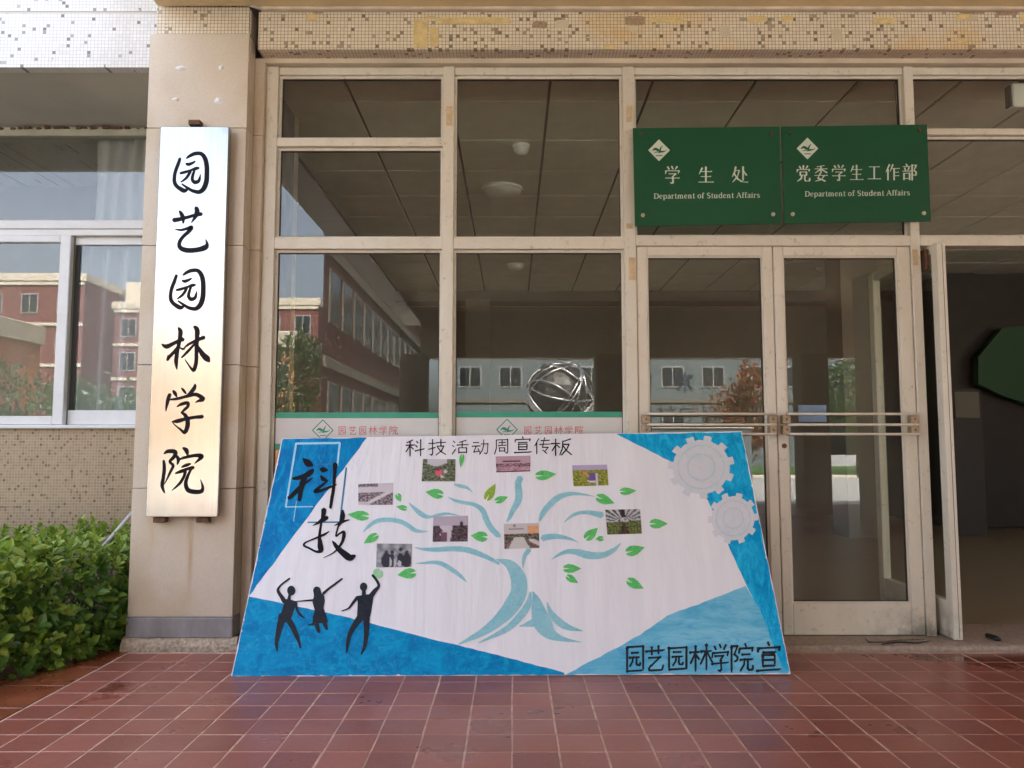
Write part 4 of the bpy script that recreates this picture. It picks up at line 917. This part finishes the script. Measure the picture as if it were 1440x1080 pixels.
def f7(u, v):
    c = (.55, .5, .5)
    if .68 < u and .12 < v < .45: c = (.72, .33, .14) if nz(u, v, 9, 2) > -.2 else (.6, .42, .3)
    if blob(u, v, .3, .09, .04, .05) or (.2 < v < .24 and .15 < u < .55): c = (.2, .16, .16)
    if .42 < v < .62: c = mixc((.015, .02, .012), (.3, .26, .2), nz(u, v, 20, 3) * 1.7 + .2)
    if v >= .56 and abs(u - .42) < .14 + (v - .56) * .4: c = (.55, .53, .5)
    if v >= .62 and u > .7 and abs(v - .62 - (u - .7) * .7) < .09: c = (.6, .55, .53)
    elif v > .62 and abs(u - .42) >= .14 + (v - .56) * .4: c = mixc((.04, .02, .02), (.35, .26, .24), nz(u, v, 15, 4) + .35)
    return c
def f8(u, v):
    if v < .48:
        d = abs(u - .5); c = (.5, .5, .54)
        if d > .04 and (math.sin(math.atan2(.5 - v, u - .5) * 22) > .15): c = (.06, .07, .05)
        if d < .05 and v < .32: c = (.02, .02, .03)
        return c
    c = mixc((.03, .05, .015), (.24, .28, .09), nz(u, v, 22, 5) * 1.4 + .4)
    if abs(u - .5) < .03 + (v - .48) * .25: c = mixc((.02, .02, .012), (.12, .08, .05), nz(u, v, 14, 6) + .4)
    return c
for q, fn, lb in ((((504,681),(553,679),(552,710),(504,710)), f1, 'print of a hall of seated people at long tables'), (((595,645.5),(640.5,646),(640,677),(593,677)), f2, 'print of a person in pink in an orchard'), (((697,642),(746,641),(745.5,663),(698,664.5)), f3, 'pink toned print of a meeting hall'),
                  (((804.5,654.5),(853.5,653.5),(855.5,682.5),(806.5,684)), f4, 'print of a person in purple in a green field'), (((609.5,726.5),(658,725.5),(657.5,761.5),(608.5,762)), f5, 'print of dark figures round a white table'), (((530,764.5),(579.5,765),(578.5,797.5),(529,798)), f6, 'black and white group print'),
                  (((708.5,737),(757.5,735.5),(758.5,770.5),(709.5,772)), f7, 'print of a conference room with an orange screen'), (((851,717),(900,716),(902.5,750.5),(854,752)), f8, 'print of a greenhouse with green rows')):
    pic(q, fn, label=lb)

# ---- green signs
LAT = {
'D': (64, [[(14,3,12),(14,67,12)],[(4,2,4),(22,2,4)],[(4,68,4),(22,68,4)],[(14,67,5),(38,66,7),(54,50,12),(54,20,12),(38,4,7),(14,3,5)]]),
'e': (45, [[(9,27,4),(37,27,4)],[(37,28,6),(34,43,6),(22,48,5),(10,38,9),(9,14,10),(22,1,6),(37,9,4)]]),
'p': (52, [[(13,45,11),(13,-20,11)],[(2,46,4),(14,46,4)],[(4,-21,4),(22,-21,4)],[(14,40,5),(27,48,6),(42,38,10),(42,12,10),(27,0,6),(14,6,5)]]),
'a': (46, [[(8,40,6),(20,48,6),(33,40,10),(33,8,10),(42,2,5)],[(33,29,5),(15,22,6),(9,10,9),(17,1,7),(33,9,5)]]),
'r': (38, [[(12,46,11),(12,2,11)],[(3,2,4),(23,2,4)],[(3,46,4),(12,46,4)],[(12,36,5),(22,48,6),(34,42,9)]]),
't': (32, [[(15,64,7),(15,10,10),(22,1,6),(31,7,3)],[(4,46,4),(29,46,4)]]),
'm': (80, [[(13,45,11),(13,2,11)],[(38,38,11),(38,2,11)],[(63,38,11),(63,2,11)],[(13,38,4),(26,48,7),(38,38,9)],[(38,38,4),(51,48,7),(63,38,9)],[(4,2,4),(22,2,4)],[(30,2,4),(47,2,4)],[(55,2,4),(73,2,4)]]),
'n': (55, [[(13,45,11),(13,2,11)],[(38,38,11),(38,2,11)],[(13,38,4),(26,48,7),(38,38,9)],[(4,2,4),(22,2,4)],[(30,2,4),(48,2,4)]]),
'o': (50, [[(24,48,5),(10,38,9),(9,14,10),(24,1,5),(39,12,10),(39,36,10),(24,48,5)]]),
'f': (32, [[(32,66,7),(23,71,6),(15,60,10),(15,2,11)],[(4,46,4),(28,46,4)],[(6,2,4),(25,2,4)]]),
'S': (52, [[(42,58,5),(28,71,6),(12,60,9),(14,44,10),(38,28,11),(42,12,10),(28,-1,7),(9,11,5)]]),
'u': (55, [[(13,46,11),(13,12,11),(22,1,7),(38,9,4)],[(39,46,11),(39,2,11)],[(3,46,4),(13,46,4)],[(30,46,4),(39,46,4)],[(39,2,4),(48,2,4)]]),
'd': (54, [[(40,70,11),(40,2,11)],[(40,40,5),(26,48,6),(11,38,10),(11,12,10),(26,0,6),(40,8,5)],[(30,69,4),(40,69,4)],[(40,2,4),(50,2,4)]]),
'A': (64, [[(30,70,4),(8,3,5)],[(30,70,9),(54,3,12)],[(15,24,4),(44,24,4)],[(0,2,4),(18,2,4)],[(44,2,4),(64,2,4)]]),
'i': (28, [[(13,46,11),(13,2,11)],[(12,60,12),(14,64,12)],[(3,46,4),(13,46,4)],[(4,2,4),(23,2,4)]]),
's': (42, [[(34,38,4),(22,48,6),(10,40,8),(14,28,8),(32,20,9),(34,10,9),(22,0,6),(7,9,4)]]), ' ': (26, [])}
def latin(mb, text, x0, y0, x1, y1, T, cap, base=.0014):
    tot = sum(LAT[c][0] for c in text); x = 0; sx_ = math.hypot(x1 - x0, y1 - y0) / tot; k = cap / 70
    for c in text:
        adv, sts = LAT[c]
        for st_ in sts:
            pts = [(x0 + (x + a) * sx_, y0 + (y1 - y0) * (x + a) / tot - b * k, w * (sx_ + k) / 2) for a, b, w in st_]
            ribbon(mb, pts, T, base, smooth=len(st_) > 3)
        x += adv
def emblem(parent, cx, cy, r, T, m1, m2, outline=False, base=.0012):
    mb = MB()
    dia = [(cx, cy - r), (cx + r, cy), (cx, cy + r), (cx - r, cy)]
    if not outline: poly(mb, dia, T, base); mb.build('emblem', m1, parent)
    else:
        for i in range(4): ribbon(mb, [(*dia[i], r * .09), (*dia[(i + 1) % 4], r * .09)], T, base, smooth=False)
        mb.build('emblem', m2, parent)
    m3 = MB(); b2 = base + .0006
    ribbon(m3, [(cx - r * .62, cy + r * .05, r * .04), (cx - r * .35, cy - r * .12, r * .22), (cx - r * .05, cy + r * .02, r * .22), (cx + r * .18, cy + r * .16, r * .10)], T, b2)
    ribbon(m3, [(cx - r * .05, cy + r * .25, r * .03), (cx + r * .2, cy + r * .14, r * .16), (cx + r * .45, cy + r * .12, r * .1), (cx + r * .72, cy - r * .02, r * .03)], T, b2)
    ribbon(m3, [(cx + r * .08, cy + r * .05, r * .16), (cx + r * .16, cy - r * .2, r * .12), (cx + r * .34, cy - r * .42, r * .03)], T, b2)
    ribbon(m3, [(cx - r * .45, cy + r * .26, r * .03), (cx - r * .2, cy + r * .16, r * .08), (cx, cy + r * .26, r * .03)], T, b2)
    ribbon(m3, [(cx - r * .28, cy + r * .5, r * .07), (cx + r * .3, cy + r * .5, r * .07)], T, b2, smooth=False)
    m3.build('emblem_mark', m2, parent)
YS = 3.972
def sign(quad, label, chars, eng, emb, screws):
    q = [at(x, y, YS) for x, y in quad]
    s = thing('door_sign', label, 'sign', ((q[0].x + q[1].x) / 2, YS, q[2].z), 'green signs above the doors')
    m = MB(); m.add([tuple(v) for v in q] + [(v.x, v.y + .008, v.z) for v in q], [(3, 2, 1, 0), (4, 5, 6, 7), (0, 1, 5, 4), (1, 2, 6, 5), (2, 3, 7, 6), (3, 0, 4, 7)])
    m.build('sign_panel', M['sign_green'], s)
    T = Tp(3.2727, 880, 160, YS)
    text_parts('character', M['sign_white'], chars, T, 'song', 9.5, s, .0008)
    mb = MB(); latin(mb, 'Department of Student Affairs', *eng, T, 24, .0008); mb.build('lettering', M['sign_white'], s)
    emblem(s, emb[0], emb[1], 50, T, M['sign_white'], M['sign_green'], base=.0006)
    for x, y, k in screws:
        c = T(x, y, 0); b = MB(); b.disc((c.x, YS - .008, c.z), .0105 if k else .009, .012, 14); b.build('screw', M['screw' if k else 'rust'], s, smooth=False)
    for x, y, k in screws:
        c = T(x, y, 0); b = MB(); b.disc((c.x, YS + .0085, c.z), .006, DF - YS - .009, 10); b.build('standoff', M['rust'], s)
sign([(890, 180), (1096.5, 178), (1099, 314.5), (893, 318)], 'left green sign of three large white characters over the doors',
     [('学', (176, 238, 253, 326)), ('生', (330, 240, 407, 322)), ('处', (485, 240, 565, 322))], (128, 391, 618, 386), (153, 168), [(70, 93, 0), (78, 468, 1), (677, 464, 1), (668, 92, 0)])
sign([(1099, 178), (1303.5, 175), (1309, 311), (1103, 314.5)], 'right green sign of seven white characters reaching past the door post',
     [('党', (782, 236, 852, 316)), ('委', (864, 235, 932, 314)), ('学', (944, 233, 1016, 313)), ('生', (1028, 232, 1096, 310)), ('工', (1110, 232, 1176, 310)), ('作', (1192, 230, 1263, 309)), ('部', (1270, 229, 1342, 309))], (823, 381, 1308, 375), (836, 160), [(755, 90, 0), (767, 463, 1), (1370, 459, 1), (1350, 74, 0)])

# ---- white window films
def film(px0, px1, ys, label, emb, tx):
    Yf = DF + .0405; q0 = at(px0, ys[1], Yf); q1 = at(px1, ys[1], Yf); zt0 = at(600, ys[0], Yf).z; zt1 = at(600, ys[1], Yf).z; zt2 = at(600, 624, Yf).z; zt3 = at(600, 632, Yf).z
    f = thing('window_banner', label, 'window film', ((q0.x + q1.x) / 2, Yf, zt2), 'white films on the lower panes')
    x0, x1 = q0.x, q1.x
    bx('film_panel', M['film_white'], x0, x1, Yf - .001, Yf, zt2, zt1 - .0003, f, bev=0)
    bx('film_strip', M['film_green'], x0, x1, Yf - .001, Yf, zt1, zt0, f, bev=0)
    bx('film_strip', M['film_green'], x0, x1, Yf - .001, Yf, zt3, zt2 - .0003, f, bev=0)
    T = Tp(1, 0, 0, Yf - .001)
    emblem(f, emb[0], emb[1], 14.5, T, M['film_white'], M['green_print'], outline=True, base=.0006)
    text_parts('red_character', M['red_print'], [(c, (tx + i * 14.4, 598.5, tx + i * 14.4 + 12.5, 612)) for i, c in enumerate('园艺园林学院')], T, 'pen', 9, f, .0006)
film(383, 619, (580, 588), 'white film with green strip and red lettering on the left lower pane', (454, 605), 475)
film(641, 878, (579, 587), 'white film with green strip and red lettering between the two middle mullions', (713, 604), 736)

# ---- small things inside and around
def lamp(px, py, r, label):
    d = ray(px, py); t = (LZ - CAMZ) / d.z; c = CAM + d * t
    o = thing('ceiling_lamp', label, 'lamp', (c.x, c.y, LZ), 'lobby ceiling lamps')
    m = MB(); m.disc((c.x, c.y, LZ - .02), r, .019, 28, 'z'); m.build('lamp_base', M['white'], o)
    vs = [(c.x, c.y, LZ - .075)]; fs = []
    for j in range(1, 6):
        for i in range(28): a = 6.283 * i / 28; vs.append((c.x + math.cos(a) * r * .93 * math.sin(j * .3142), c.y + math.sin(a) * r * .93 * math.sin(j * .3142), LZ - .021 - .054 * math.cos(j * .3142)))
    for i in range(28):
        fs.append((0, 1 + (i + 1) % 28, 1 + i))
        for j in range(4): a = 1 + j * 28; fs.append((a + i, a + (i + 1) % 28, a + 28 + (i + 1) % 28, a + 28 + i))
    MB().add(vs, fs).build('lamp_shade', M['white'], o, smooth=True)
lamp(706, 265, .17, 'large round ceiling lamp behind the middle upper pane')
lamp(725, 372, .10, 'small round ceiling lamp behind the middle lower pane')
lamp(1160, 376, .10, 'small round ceiling lamp seen through the right door glass')
lamp(733, 204, .06, 'tiny ceiling detector in front of the large round lamp')
c = at(1424, 116, 4.13); c2 = at(1424, 150, 4.13)
b = thing('emergency_light', 'small pale box fixed inside the top right pane', 'light box', (c.x + .05, 4.13, c2.z))
bx('box_housing', M['white'], c.x, c.x + .16, 4.13, 4.18, c2.z, c.z, b, bev=.006); bx('box_bracket', M['dark'], c.x - .016, c.x - .001, 4.14, 4.18, c2.z + .01, c.z - .01, b); bx('box_hanger', M['dark'], c.x + .06, c.x + .09, 4.15, 4.17, c.z + .0005, LZ, b)
c = at(1342, 551, 8.4); c2 = at(1378, 588, 8.4)
b = thing('notice_box', 'pale notice cabinet with dark green frame inside the open doorway', 'cabinet', (c.x + .14, 8.4, c2.z))
bx('cabinet_body', M['dark'], c.x - .03, c2.x + .03, 8.41, 8.6, zt, c.z + .03, b); bx('cabinet_panel', M['lobby_wall'], c.x, c2.x, 8.395, 8.408, c2.z, c.z, b)
c = at(1113, 571, 4.2); c2 = at(1152, 594, 4.2)
bx('blue_reflection', simple('blue_reflection', (.22, .34, .60), .5, .05), c.x, c2.x, 4.10, 4.102, c2.z, c.z, None, bev=0, label='pale blue patch imitating a reflection in the door glass beside the push bars', cat='reflection patch')  # added blue patch that imitates a reflection in the door glass
# cables
m = MB(); pts = [at(372 + i * 20, 106 + 3.5 * math.sin(i * .9) + (4 if i % 4 == 0 else 0), 4.07) for i in range(1, 13)]; m.tube(pts, .0035, 6)
m.build('cable', M['black_rubber'], smooth=True, label='thin black cable sagging along the top of the left upper pane', cat='cable')
m = MB(); pts = [at(x, y, 4.07) for x, y in ((648, 112), (660, 107), (700, 105), (760, 105), (870, 104))]; m.tube(pts, .0035, 6)
m.build('cable', M['black_rubber'], smooth=True, label='thin black cable along the top of the middle upper pane', cat='cable')
m = MB(); pts = [at(x, y, 4.075) for x, y in ((1300, 108), (1290, 106), (1262, 107), (1258, 120), (1262, 170), (1264, 200))]; m.tube(pts, .003, 6)
m.build('cable', M['black_rubber'], smooth=True, label='thin black cable hanging beside the post above the right green sign', cat='cable')
m = MB(); m.tube([at(300, -6, 3.86), at(325, 2, 3.865), at(350, 7, 3.87), at(368, 13, 3.872)], .0075, 8)
m.build('cable', M['white_pipe'], smooth=True, label='white cable running to the top of the pillar', cat='cable')
m = MB(); a = at(138, 777, 4.15); bb = at(180, 728, 4.3); d = (bb - a); m.tube([a - d * .35, bb + d * .5], .0105, 12)
m.build('pipe', M['white_pipe'], smooth=True, label='pale slanting pipe rising from the hedge behind the pillar', cat='pipe')
# debris by the door
def twig(name, pts, r, label, cat, mat='debris'):
    m = MB(); m.tube(pts, r, 6); m.build(name, M[mat], smooth=True, label=label, cat=cat)
def G0(px, py, z=zt + .004): d = ray(px, py); return CAM + d * ((z - CAMZ) / d.z)
twig('twig', [G0(1216, 897), G0(1222, 903), G0(1240, 903), G0(1262, 900), G0(1300, 899)], [.002, .004, .003, .003, .002], 'thin curved twig on the sill under the right door', 'twig')
twig('twig', [G0(1240, 906), G0(1262, 903), G0(1290, 904), G0(1310, 901)], [.003, .004, .004, .001], 'short dark twig on the sill beside the door post', 'twig', 'black_rubber')
twig('stick', [G0(1388, 893, zt + .012), G0(1402, 898, zt + .012), G0(1407, 899, zt + .012)], [.012, .013, .006], 'dark wedge lying in the open doorway', 'door wedge', 'black_rubber')
dl = MB()
for i in range(90):
    px = rnd.gauss(1285, 30); py = rnd.uniform(894, 908); p = G0(px, py, zt + .001)
    if p.y > 4.02: continue
    s_ = rnd.uniform(.002, .007); a = rnd.uniform(0, 6.28)
    dl.add([(p.x + s_ * math.cos(a + k * 2.1) * rnd.uniform(.5, 1.3), p.y + s_ * math.sin(a + k * 2.1), p.z + rnd.uniform(0, .003)) for k in range(3)], [(0, 1, 2)])
for i in range(160):                                  # grit and crumbs scattered over the floor
    x = rnd.uniform(-1.8, 2.6); y = rnd.uniform(2.5, 3.8) if rnd.random() < .5 else 3.83 - abs(rnd.gauss(0, .06)); s_ = rnd.uniform(.0012, .0045); a = rnd.uniform(0, 6.28)
    dl.add([(x + s_ * math.cos(a + k * 2.1) * rnd.uniform(.5, 1.5), y + s_ * math.sin(a + k * 2.1), .0015 + rnd.uniform(0, .002)) for k in range(3)], [(0, 1, 2)])
dl.build('dirt_litter', M['debris'], kind='stuff')

# ---- hedge
def leaf_mesh(L=1.0):
    sec = [(0, 0), (.18, .17), (.42, .27), (.66, .25), (.86, .13), (1.0, 0)]; vs = [(0, 0, 0)]; 
    mid = [(t * L, 0, -.10 * L * t * t) for t, w in sec]; le = [(t * L, w * L, -.10 * L * t * t + .10 * L * (w / .27)) for t, w in sec[1:-1]]; ri = [(x, -y, z) for x, y, z in le]
    V = mid + le + ri; n = len(mid); F_ = []
    for s_, b in ((1, n), (-1, n + 4)):
        f = [(0, 1, b)] + [(i, i + 1, b + i, b + i - 1) for i in range(1, 4)] + [(4, 5, b + 3)]
        F_ += f if s_ > 0 else [q[::-1] for q in f]
    return V, F_
LV, LF = leaf_mesh()
hd = thing('hedge', 'dense glossy green hedge growing in front of the brown mosaic wall', 'hedge', (-2.5, 3.9, 0))
def xfront(y): return -1.945 if y > 3.84 else -1.945 - (3.84 - y) * .50
leaves = []
def inside(x, y, z):
    top = .50 + .05 * noise.noise(Vector((x * 3, y * 3, 5))); xf = xfront(y) - .02
    rnd_ = .10 * max(0, (z - (top - .18)) / .18) ** 2
    return x < xf - rnd_ and z < top
from mathutils import Matrix, Euler
def shoot(x, y, z, d, size, n, fresh):
    d = d.normalized(); q = d.to_track_quat('Z', 'Y')
    for i in range(n):
        az = i * 2.4 + rnd.uniform(-.4, .4); h = i / n; tilt = R(72) - h * R(52) + rnd.uniform(-.38, .38)
        e_ = q @ (Euler((0, 0, az)).to_quaternion() @ Euler((0, -tilt_(tilt), 0)).to_quaternion())
        leaves.append((Vector((x, y, z)) + d * (h * .05 * size / .05), e_, size * rnd.uniform(.5, 1.25) * (1 - .3 * h), fresh))
def tilt_(t): return R(90) - t
n = 0
while n < 1500:
    y = rnd.uniform(2.5, 4.55); x = xfront(y) - rnd.random() ** 1.6 * 1.5; z = rnd.uniform(-.02, .62)
    if x < -3.6 or not inside(x, y, z): continue
    top = not inside(x, y, z + .07); front = not inside(x + .08, y, z) or not inside(x, y - .08, z) or not inside(x + .06, y - .06, z)
    if not (top or front) and rnd.random() > .16: continue
    d = Vector((rnd.uniform(-.3, .3) + (.6 if front else 0), rnd.uniform(-.3, .3) - (.5 if front else 0), .55 + (.6 if top else 0) + rnd.uniform(0, .3)))
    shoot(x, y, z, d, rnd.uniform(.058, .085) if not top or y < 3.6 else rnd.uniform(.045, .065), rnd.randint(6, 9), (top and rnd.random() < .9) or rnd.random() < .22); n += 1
# the 300 leaves that show largest become single parts
def score(l):
    p = l[0]; 
    if p.y < 1.5: return 0
    px = 720 + p.x / p.y * 1080; 
    if px < 5 or px > 180: return 0
    vis = 1.0 if (not inside(p.x + .07, p.y - .07, p.z)) or (not inside(p.x, p.y, p.z + .06)) else .1
    return l[2] / p.y * vis
leaves.sort(key=score, reverse=True)
lsrc = None; big = [MB(), MB()]
for i, (p, q, s_, fresh) in enumerate(leaves):
    if i < 300:
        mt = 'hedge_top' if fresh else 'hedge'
        key = mt
        if lsrc is None: lsrc = {}
        if key not in lsrc:
            me = bpy.data.meshes.new('leaf'); me.from_pydata(LV, [], LF); me.materials.append(M[mt]); lsrc[key] = me
        o = bpy.data.objects.new('leaf', lsrc[key]); COL.objects.link(o); o.parent = hd; o.location = p - hd.location
        o.rotation_mode = 'QUATERNION'; o.rotation_quaternion = q; o.scale = (s_,) * 3
    else:
        big[1 if fresh else 0].add([p + q @ (Vector(v) * s_) for v in LV], LF)
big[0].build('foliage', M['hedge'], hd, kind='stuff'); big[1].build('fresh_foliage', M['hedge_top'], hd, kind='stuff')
tw = MB()
for i in range(260):
    y = rnd.uniform(2.5, 4.5); x = xfront(y) - .06 - rnd.random() * 1.2; z1 = rnd.uniform(.2, .48)
    if inside(x, y, z1): tw.tube([(x, y, -.05), (x + rnd.uniform(-.05, .05), y + rnd.uniform(-.05, .05), z1 * .5), (x + rnd.uniform(-.12, .12), y + rnd.uniform(-.12, .12), z1)], [.005, .004, .002], 4, False)
tw.build('hedge_stems', M['bark'], hd, kind='stuff')

# ================================================================== what stands behind the camera (seen in the glass)
def tree(x, y, h, r, label, mat='tree_leaf', n=2600, base=-.14, lo=.3):
    t = thing('tree', label, 'tree', (x, y, base), 'trees on the lawn opposite')
    m = MB(); m.tube([(x, y, base), (x + .05, y, base + h * .3), (x, y + .05, base + h * .7)], [.12, .09, .04], 8)
    for i in range(7):
        a = i * 2.4; z = base + h * (.3 + .06 * i); m.tube([(x, y, z), (x + math.cos(a) * r * .6, y + math.sin(a) * r * .6, z + h * .18)], [.04, .012], 5, False)
    m.build('trunk', M['bark'], t, smooth=True); c = MB()
    cl = [(rnd.gauss(0, .42), rnd.gauss(0, .42), rnd.uniform(lo, .93)) for _ in range(34)]
    for i in range(n):
        k = cl[i % 34]; v = Vector((rnd.gauss(0, .2), rnd.gauss(0, .2), rnd.gauss(0, .07)))
        zz_ = k[2] + v.z; w = math.sin(max(0.05, min(1, (zz_ - lo * .7) / (1.02 - lo * .7))) * 3.1) ** .5 if zz_ < 1 else .1
        p = Vector((x + (k[0] + v.x) * r * w, y + (k[1] + v.y) * r * w, base + zz_ * h)); s_ = rnd.uniform(.06, .14)
        q = Euler((rnd.uniform(0, 6), rnd.uniform(0, 6), rnd.uniform(0, 6))).to_quaternion()
        c.add([p + q @ Vector(u) * s_ for u in ((-1, 0, 0), (0, -.5, .1), (1, 0, 0), (0, .5, .1))], [(0, 1, 2, 3)])
    c.build('crown', M[mat], t)
tree(9.2, -22, 4.4, 1.4, 'small reddish tree in front of the pale building opposite', 'red_leaf')
tree(12.6, -20, 5.6, 1.8, 'green tree right of the reddish tree opposite')
tree(16.0, -23, 6.5, 2.2, 'tallest green tree at the far right opposite')
tree(-9.7, -27, 6.3, 1.6, 'round tree beside the orange block opposite')
tree(-16.8, -15.5, 3.9, 2.1, 'low tree in front of the orange block, left of its neighbour', lo=.12)
tree(-14.0, -16.0, 3.3, 1.9, 'low tree between two others facing the wing window', lo=.12)
tree(-20.0, -16.5, 4.2, 2.2, 'leftmost low tree facing the wing window', lo=.12)
tree(-10.6, -14.2, 3.5, 2.0, 'bushy tree nearest the red building', lo=.08)
def house(name, label, x0, x1, y0, y1, h, wall, trim, rows, cols, ww=1.1, wh=1.3, z0=1.0, face='y', band=True, par=.5):
    b = thing(name, label, 'building', ((x0 + x1) / 2, (y0 + y1) / 2, -.15))
    bx('wall', M[wall], x0, x1, y0, y1, -.15, h - par, b, bev=0); bx('parapet', M[trim], x0 - .15, x1 + .15, y0 - .15, y1 + .15, h - par + .001, h, b, bev=.02)
    st_h = (h - par - z0) / rows; src_ = None
    for r_ in range(rows):
        zc = z0 + st_h * (r_ + .45)
        if band: bx('floor_band', M[trim], x0, x1, y1 + .002, y1 + .10, zc + st_h * .5 - .12, zc + st_h * .5 + .08, b, bev=0)
        for c_ in range(cols):
            xc = x0 + (x1 - x0) * (c_ + .5) / cols
            if src_ is None:
                src_ = MB().box(-ww / 2, ww / 2, -.02, .05, -wh / 2, wh / 2, .01).build('window', M['dull_frame']); src_.parent = b; src_.location = Vector((xc, y1, zc)) - b.location
                p = MB(); p.box(-ww / 2 + .07, -.03, .051, .058, -wh / 2 + .07, wh / 2 - .07); p.box(.03, ww / 2 - .07, .051, .058, -wh / 2 + .07, wh / 2 - .07); pn = p.build('pane', M['pane_dark']); pn.parent = src_
            else:
                w_ = inst(src_, 'window', b, (xc, y1, zc)); q_ = pn.copy(); COL.objects.link(q_); q_.parent = w_
    return b
house('teaching_building', 'pale grey teaching building with blue lettering opposite the entrance', -3.5, 17, -43, -35, 9.5, 'white_wall', 'trim_shaded', 3, 9, 1.3, 1.2)
house('dormitory_building', 'dark red building with cream bands opposite the wing window', -46, -27.6, -50, -39.6, 12.1, 'brick_red', 'cream_trim', 4, 8)
house('dormitory_building', 'long red building with pale parapet behind the low trees', -27.4, -13, -52, -43, 10.9, 'brick_red', 'cream_trim', 4, 7)
bx('roof_cabin', M['cream_trim'], -27.2, -25.6, -50, -44, 10.9, 12.5, None, bev=.02, label='cream rooftop cabin on the long red building', cat='rooftop cabin')
house('annex_building', 'small sunlit orange block with one storey of windows behind trees', -31, -23.0, -27.9, -24.6, 6.8, 'brick_orange', 'cream_trim', 2, 4, 1.0, 1.2, band=False, par=.9)
house('annex_building', 'sunlit orange block right of the round tree', -19, -11.3, -40, -32, 7.0, 'brick_orange', 'cream_trim', 2, 4, 1.0, 1.2, band=False, par=.9)
# angled red wing running away from the porch
rw = thing('classroom_block', 'dark red classroom block running away from the porch', 'building', (-6, -20, -.15))
A_, B_, C_ = (-5, -12), (-5.03, -34.9), (-10.2, -33)
def prism(z0, z1, g=0):
    P3 = [(A_[0] + g, A_[1] + g), (B_[0] + g, B_[1] - g), (C_[0] - g, C_[1] - g)]; v = [(x, y, z0) for x, y in P3] + [(x, y, z1) for x, y in P3]
    return MB().add(v, [(2, 1, 0), (3, 4, 5), (0, 1, 4, 3), (1, 2, 5, 4), (2, 0, 3, 5)])
prism(-.15, 12.5).build('wall', M['brick_shaded'], rw); prism(12.501, 13.2, .1).build('parapet', M['trim_shaded'], rw)
s_ = None
for r_ in range(4):
    bx('floor_band', M['trim_shaded'], -5.02, -4.93, -34.8, -12.1, 3.1 + r_ * 3.1, 3.4 + r_ * 3.1, rw, bev=0)
    for c_ in range(13):
        y = -13.2 - c_ * 1.65; z = 2.0 + r_ * 3.1
        if s_ is None:
            s_ = MB().box(-.02, .05, -.6, .6, -.75, .75, .01).build('window', M['trim_shaded']); s_.parent = rw; s_.location = Vector((-5.0, y, z)) - rw.location
            p = MB(); p.box(.051, .058, -.52, -.03, -.67, .67); p.box(.051, .058, .03, .52, -.67, .67); pn = p.build('pane', M['pane_dark']); pn.parent = s_
        else:
            w_ = inst(s_, 'window', rw, (-5.0, y, z)); q_ = pn.copy(); COL.objects.link(q_); q_.parent = w_
# blue characters on the pale building (facing the entrance)
def chars3d(items, mat, Yc, size, zc, name, label, cat, flip, depth=.04, w=11, group=None):
    for ch, xc, lb in items:
        mb = MB()
        def T(x, y, off): return Vector((xc + (x - 50) / 100 * size * (-1 if flip else 1), Yc + (off if flip else -off) * 3, zc + (50 - y) / 100 * size))
        glyph(mb, ch, (0, 0, 100, 100), T, 'block', w, .004)
        n_ = len(mb.v); vs = list(mb.v); fs = list(mb.f)
        mb.add([(x, y + (-depth if flip else depth), z) for x, y, z in vs], [f[::-1] for f in fs])
        mb.build(name, M[mat], label=lb, cat=cat, group=group)
chars3d([('字', 7.4, 'left dark blue character on the pale building opposite'), ('京', 9.7, 'right dark blue character on the pale building opposite')], 'blue_letter', -34.9, 1.1, 4.6, 'wall_character', '', 'letter', True, w=7, group='blue characters on the pale building')
# metal letters on a low wall, facing the road
lw = thing('low_wall', 'low stone wall carrying freestanding metal letters', 'wall', (4.1, -12, -.15))
bx('wall_body', M['white_wall'], 1.9, 6.2, -12.15, -11.85, -.15, 1.45, lw, bev=.01); bx('coping', M['cream_trim'], 1.85, 6.25, -12.2, -11.8, 1.451, 1.53, lw, bev=.01)
chars3d([(c, 2.22 + i * .60, '%s metal character on the low wall' % o_) for i, (c, o_) in enumerate(zip('园艺园林学院', ('first', 'second', 'third', 'fourth', 'fifth', 'sixth')))], 'steel', -12.0, .55, 1.84, 'metal_character', '', 'letter', False, .06, 8, group='metal characters on the low wall')
# steel globe sculpture
gl = thing('globe_sculpture', 'steel globe sculpture of crossing bands on a stone pedestal', 'sculpture', (1.07, -9, -.15))
gc = Vector((1.07, -9, 2.12)); gr = .76
g = MB(); g.tube([(1.07, -9, -.15), (1.07, -9, .2), (1.07, -9, .25), (1.07, -9, 1.25), (1.07, -9, 1.33), (1.07, -9, 1.4)], [.75, .75, .5, .42, .5, .5], 20); g.build('pedestal', M['white_wall'], gl)
for i in range(16):
    ax = Vector((rnd.gauss(0, 1), rnd.gauss(0, 1), rnd.gauss(0, 1))).normalized(); u = ax.orthogonal().normalized(); v = ax.cross(u); b = MB(); k = 48
    off = rnd.uniform(-.35, .35) * gr; rr = math.sqrt(gr * gr - off * off)
    b.tube([gc + ax * off + (u * math.cos(6.2832 * j / k) + v * math.sin(6.2832 * j / k)) * rr for j in range(k + 1)], rnd.uniform(.012, .03), 6, False); b.build('globe_band', M['steel'], gl, smooth=True)
b = MB(); vs = []; fs = []
for j in range(13):
    for i in range(24):
        th1 = math.pi * j / 12; ph1 = 6.2832 * i / 24; r_ = gr * .93 * (1 + .03 * noise.noise(Vector((i * .9, j * .9, 0)))); vs.append(gc + Vector((math.sin(th1) * math.cos(ph1), math.sin(th1) * math.sin(ph1), math.cos(th1))) * r_)
for j in range(12):
    for i in range(24): fs.append((j * 24 + i, j * 24 + (i + 1) % 24, (j + 1) * 24 + (i + 1) % 24, (j + 1) * 24 + i))
b.add(vs, fs).build('globe_core', M['dark_steel'], gl)
